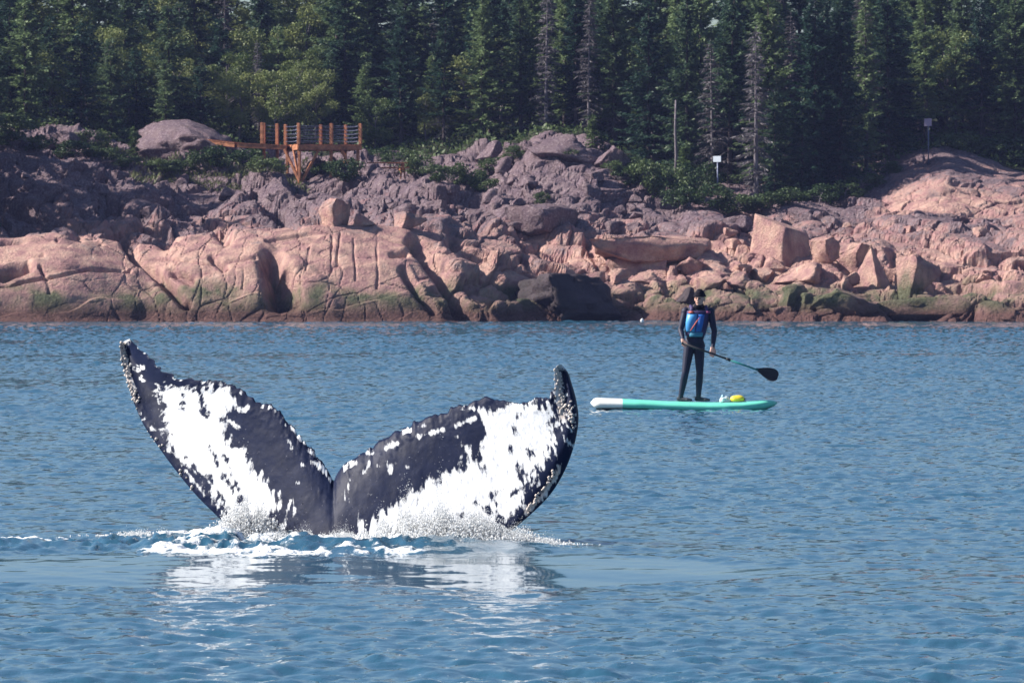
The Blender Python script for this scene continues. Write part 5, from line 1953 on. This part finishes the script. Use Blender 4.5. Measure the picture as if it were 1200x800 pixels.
    for a, m_ in ((-0.62, red), (0.80, simple('plum_trim', (0.30, 0.06, 0.16), 0.5))):
        obj('shoulder_patch', tube_mesh('shoulder_patch', [surf(a - 0.18, ch.z + 0.105, 0.028), surf(a + 0.18, ch.z + 0.108, 0.028)], [0.02, 0.02], 8), m_, vest)
    for s_, a in (('sL', -0.62), ('sR', 0.72)):
        top = j[s_].lerp(nk, 0.38) + Vector((0, 0, 0.052))
        obj('shoulder_strap', tube_mesh('shoulder_strap', [surf(a, ch.z + 0.10, 0.015), surf(a * 0.95, ch.z + 0.15, 0.0) * 0.6 + top * 0.4, top, top + Vector((0, 0.09, -0.05))], [0.028, 0.028, 0.026, 0.026], 8), navy, vest)
    return po


SH0 = L(799.0, 401.5, -0.235)
SH1 = L(889.0, 433.8, -0.235)
TOP_Z = 0.128


def build_paddle():
    root = empty('paddle', (ORG.x, YP, 0.0))
    tag(root, 'dark paddle with a teal shaft section held across the paddler\'s thighs', 'paddle')
    d = (SH1 - SH0).normalized()
    black = simple('black_carbon', (0.015, 0.014, 0.020), 0.4, 0.4)
    teal = simple('teal_shaft', (0.02, 0.20, 0.20), 0.4, 0.4)
    ln = (SH1 - SH0).length
    a, b = SH0 + d * ln * 0.60, SH0 + d * ln * 0.985
    obj('upper_shaft', tube_mesh('upper_shaft', [SH0, a], [0.0155, 0.0155], 10), black, root)
    obj('lower_shaft', tube_mesh('lower_shaft', [a, b], [0.0145, 0.0145], 10), teal, root)
    obj('clamp', tube_mesh('clamp', [a - d * 0.035, a + d * 0.035], [0.022, 0.022], 10), black, root)
    up = Vector((0, 0, 1))
    nrm = Vector((0.1, -0.93, 0.35)).normalized()
    w = d.cross(nrm).normalized()
    # tear-shaped blade, slightly cupped
    vs, fs = [], []
    n = 14
    bl = (V(910, 440, YP) - V(885, 432.4, YP)).length
    prof = [(0, 0.018), (0.12, 0.03), (0.3, 0.062), (0.5, 0.09), (0.7, 0.105), (0.85, 0.10), (0.95, 0.075), (1.0, 0.04)]
    st = SH0 + d * ln * 0.955
    for s_ in (1, -1):
        for q, hw in prof:
            for k in range(7):
                g = k / 6 * 2 - 1
                vs.append(st + d * (q * bl * 1.05) + w * (hw * g) + nrm * (0.02 * g * g + s_ * 0.006 * (1 - 0.8 * abs(g))))
    m_ = len(prof) * 7
    for i in range(len(prof) - 1):
        for k in range(6):
            q = i * 7 + k
            fs.append((q, q + 1, q + 8, q + 7))
            fs.append((m_ + q, m_ + q + 7, m_ + q + 8, m_ + q + 1))
        for k in (0, 6):
            q = i * 7 + k
            fs.append((q, q + 7, q + 7 + m_, q + m_))
    for k in range(6):
        fs.append((k, k + 1, k + 1 + m_, k + m_))
        q = (len(prof) - 1) * 7 + k
        fs.append((q, q + 1, q + 1 + m_, q + m_))
    obj('blade', py_mesh('blade', vs, fs), black, root)
    side = Vector((0, 1, 0.2)).normalized()
    obj('grip', tube_mesh('grip', [SH0 - side * 0.05, SH0 + side * 0.05], [0.016, 0.016], 10), black, root)


build_person()
build_paddle()


def build_gear():
    # yellow dry bag
    p = L(865, 470, 0.03)
    root = empty('dry_bag', (ORG.x + p.x, YP + 0.20, 0.100))
    tag(root, 'small yellow dry bag lying on the front of the board', 'bag')
    yel = simple('yellow_pvc', (0.85, 0.66, 0.05), 0.45, 0.4, 0.08)
    xs = [(-0.115, 0.012), (-0.10, 0.05), (-0.05, 0.07), (0.02, 0.074), (0.07, 0.066), (0.10, 0.04), (0.112, 0.012)]
    vs, fs = [], []
    n = 16
    for i, (x, r) in enumerate(xs):
        for k in range(n):
            a = 2 * PI * k / n
            wob = 1 + 0.06 * math.sin(3 * a + i)
            vs.append((x, 1.1 * r * math.cos(a) * wob, max(0.0, 0.056 + 0.82 * r * math.sin(a) * wob)))
    for i in range(len(xs) - 1):
        for k in range(n):
            a, b = i * n + k, i * n + (k + 1) % n
            fs.append((a, b, b + n, a + n))
    fs.append(tuple(range(n))[::-1])
    fs.append(tuple(range(len(xs) * n - n, len(xs) * n)))
    obj('sack', py_mesh('sack', vs, fs), yel, root)
    obj('buckle', bar_mesh('buckle', (0.105, -0.05, 0.06), (0.105, 0.05, 0.06), 0.03, 0.03, 0.005), simple('buckle', (0.05, 0.05, 0.05)), root)
    # crumpled pale bag
    p = L(850, 471, 0.0)
    root = empty('pale_bag', (ORG.x + p.x, YP + 0.20, 0.100))
    tag(root, 'crumpled white and pale blue bag beside the yellow dry bag', 'bag')
    bm = bmesh.new()
    bmesh.ops.create_icosphere(bm, subdivisions=3, radius=1)
    P = np.array([v.co[:] for v in bm.verts])
    d = 1 + 0.35 * fbm(P, 2.0, 3, 8)
    for v, k in zip(bm.verts, d):
        v.co = Vector((v.co.x * 0.085 * k, v.co.y * 0.07 * k, max(0, (v.co.z * 0.055 * k + 0.042))))
    obj('sack', bmesh_to('sack', bm, False), simple('pale_plastic', (0.62, 0.72, 0.74), 0.4, 0.4, 0.15, 25), root)
    vs, fs = tube([(-0.04, 0, 0.07), (-0.03, 0, 0.11), (-0.045, 0, 0.125)], [0.03, 0.024, 0.006], 8)
    obj('tied_neck', py_mesh('tied_neck', vs, fs), simple('pale_blue_plastic', (0.35, 0.55, 0.65), 0.4), root)


build_gear()


def build_float():
    p = V(752.5, 375, 244.0)
    root = empty('buoy', (p.x, 244.0, 0.02))
    tag(root, 'tiny white float on the water against the shore', 'buoy')
    bm = bmesh.new()
    ellipsoid(bm, (0, 0, 0.05), 0.075, 0.075, 0.085)
    obj('ball', bmesh_to('ball', bm, True), simple('white_float', (0.75, 0.77, 0.8), 0.4), root)
    obj('ring', tube_mesh('ring', [(0, 0, 0.12), (0, 0, 0.165)], [0.02, 0.012], 8), simple('float_ring', (0.5, 0.5, 0.5), 0.4), root)


build_float()

# ------------------------------------------------------------------ sea air
def build_haze():
    bm = bmesh.new()
    bmesh.ops.create_cube(bm, size=1)
    me = bmesh_to('haze', bm)
    for v in me.vertices:
        v.co = (v.co.x * 2800, 30 + v.co.y * 920, 17.0 + v.co.z * 39)
    m = bpy.data.materials.new('sea_air')
    m.use_nodes = True
    nt = m.node_tree
    nt.nodes.clear()
    pv = nt.nodes.new('ShaderNodeVolumePrincipled')
    pv.inputs['Color'].default_value = (0.40, 0.48, 1.0, 1)
    pv.inputs['Density'].default_value = 0.00012
    pv.inputs['Anisotropy'].default_value = 0.0
    out = nt.nodes.new('ShaderNodeOutputMaterial')
    nt.links.new(pv.outputs[0], out.inputs['Volume'])
    o = obj('haze', me, m)
    tag(o, 'thin bluish sea air between the boat and the wooded shore', kind='stuff')


build_haze()
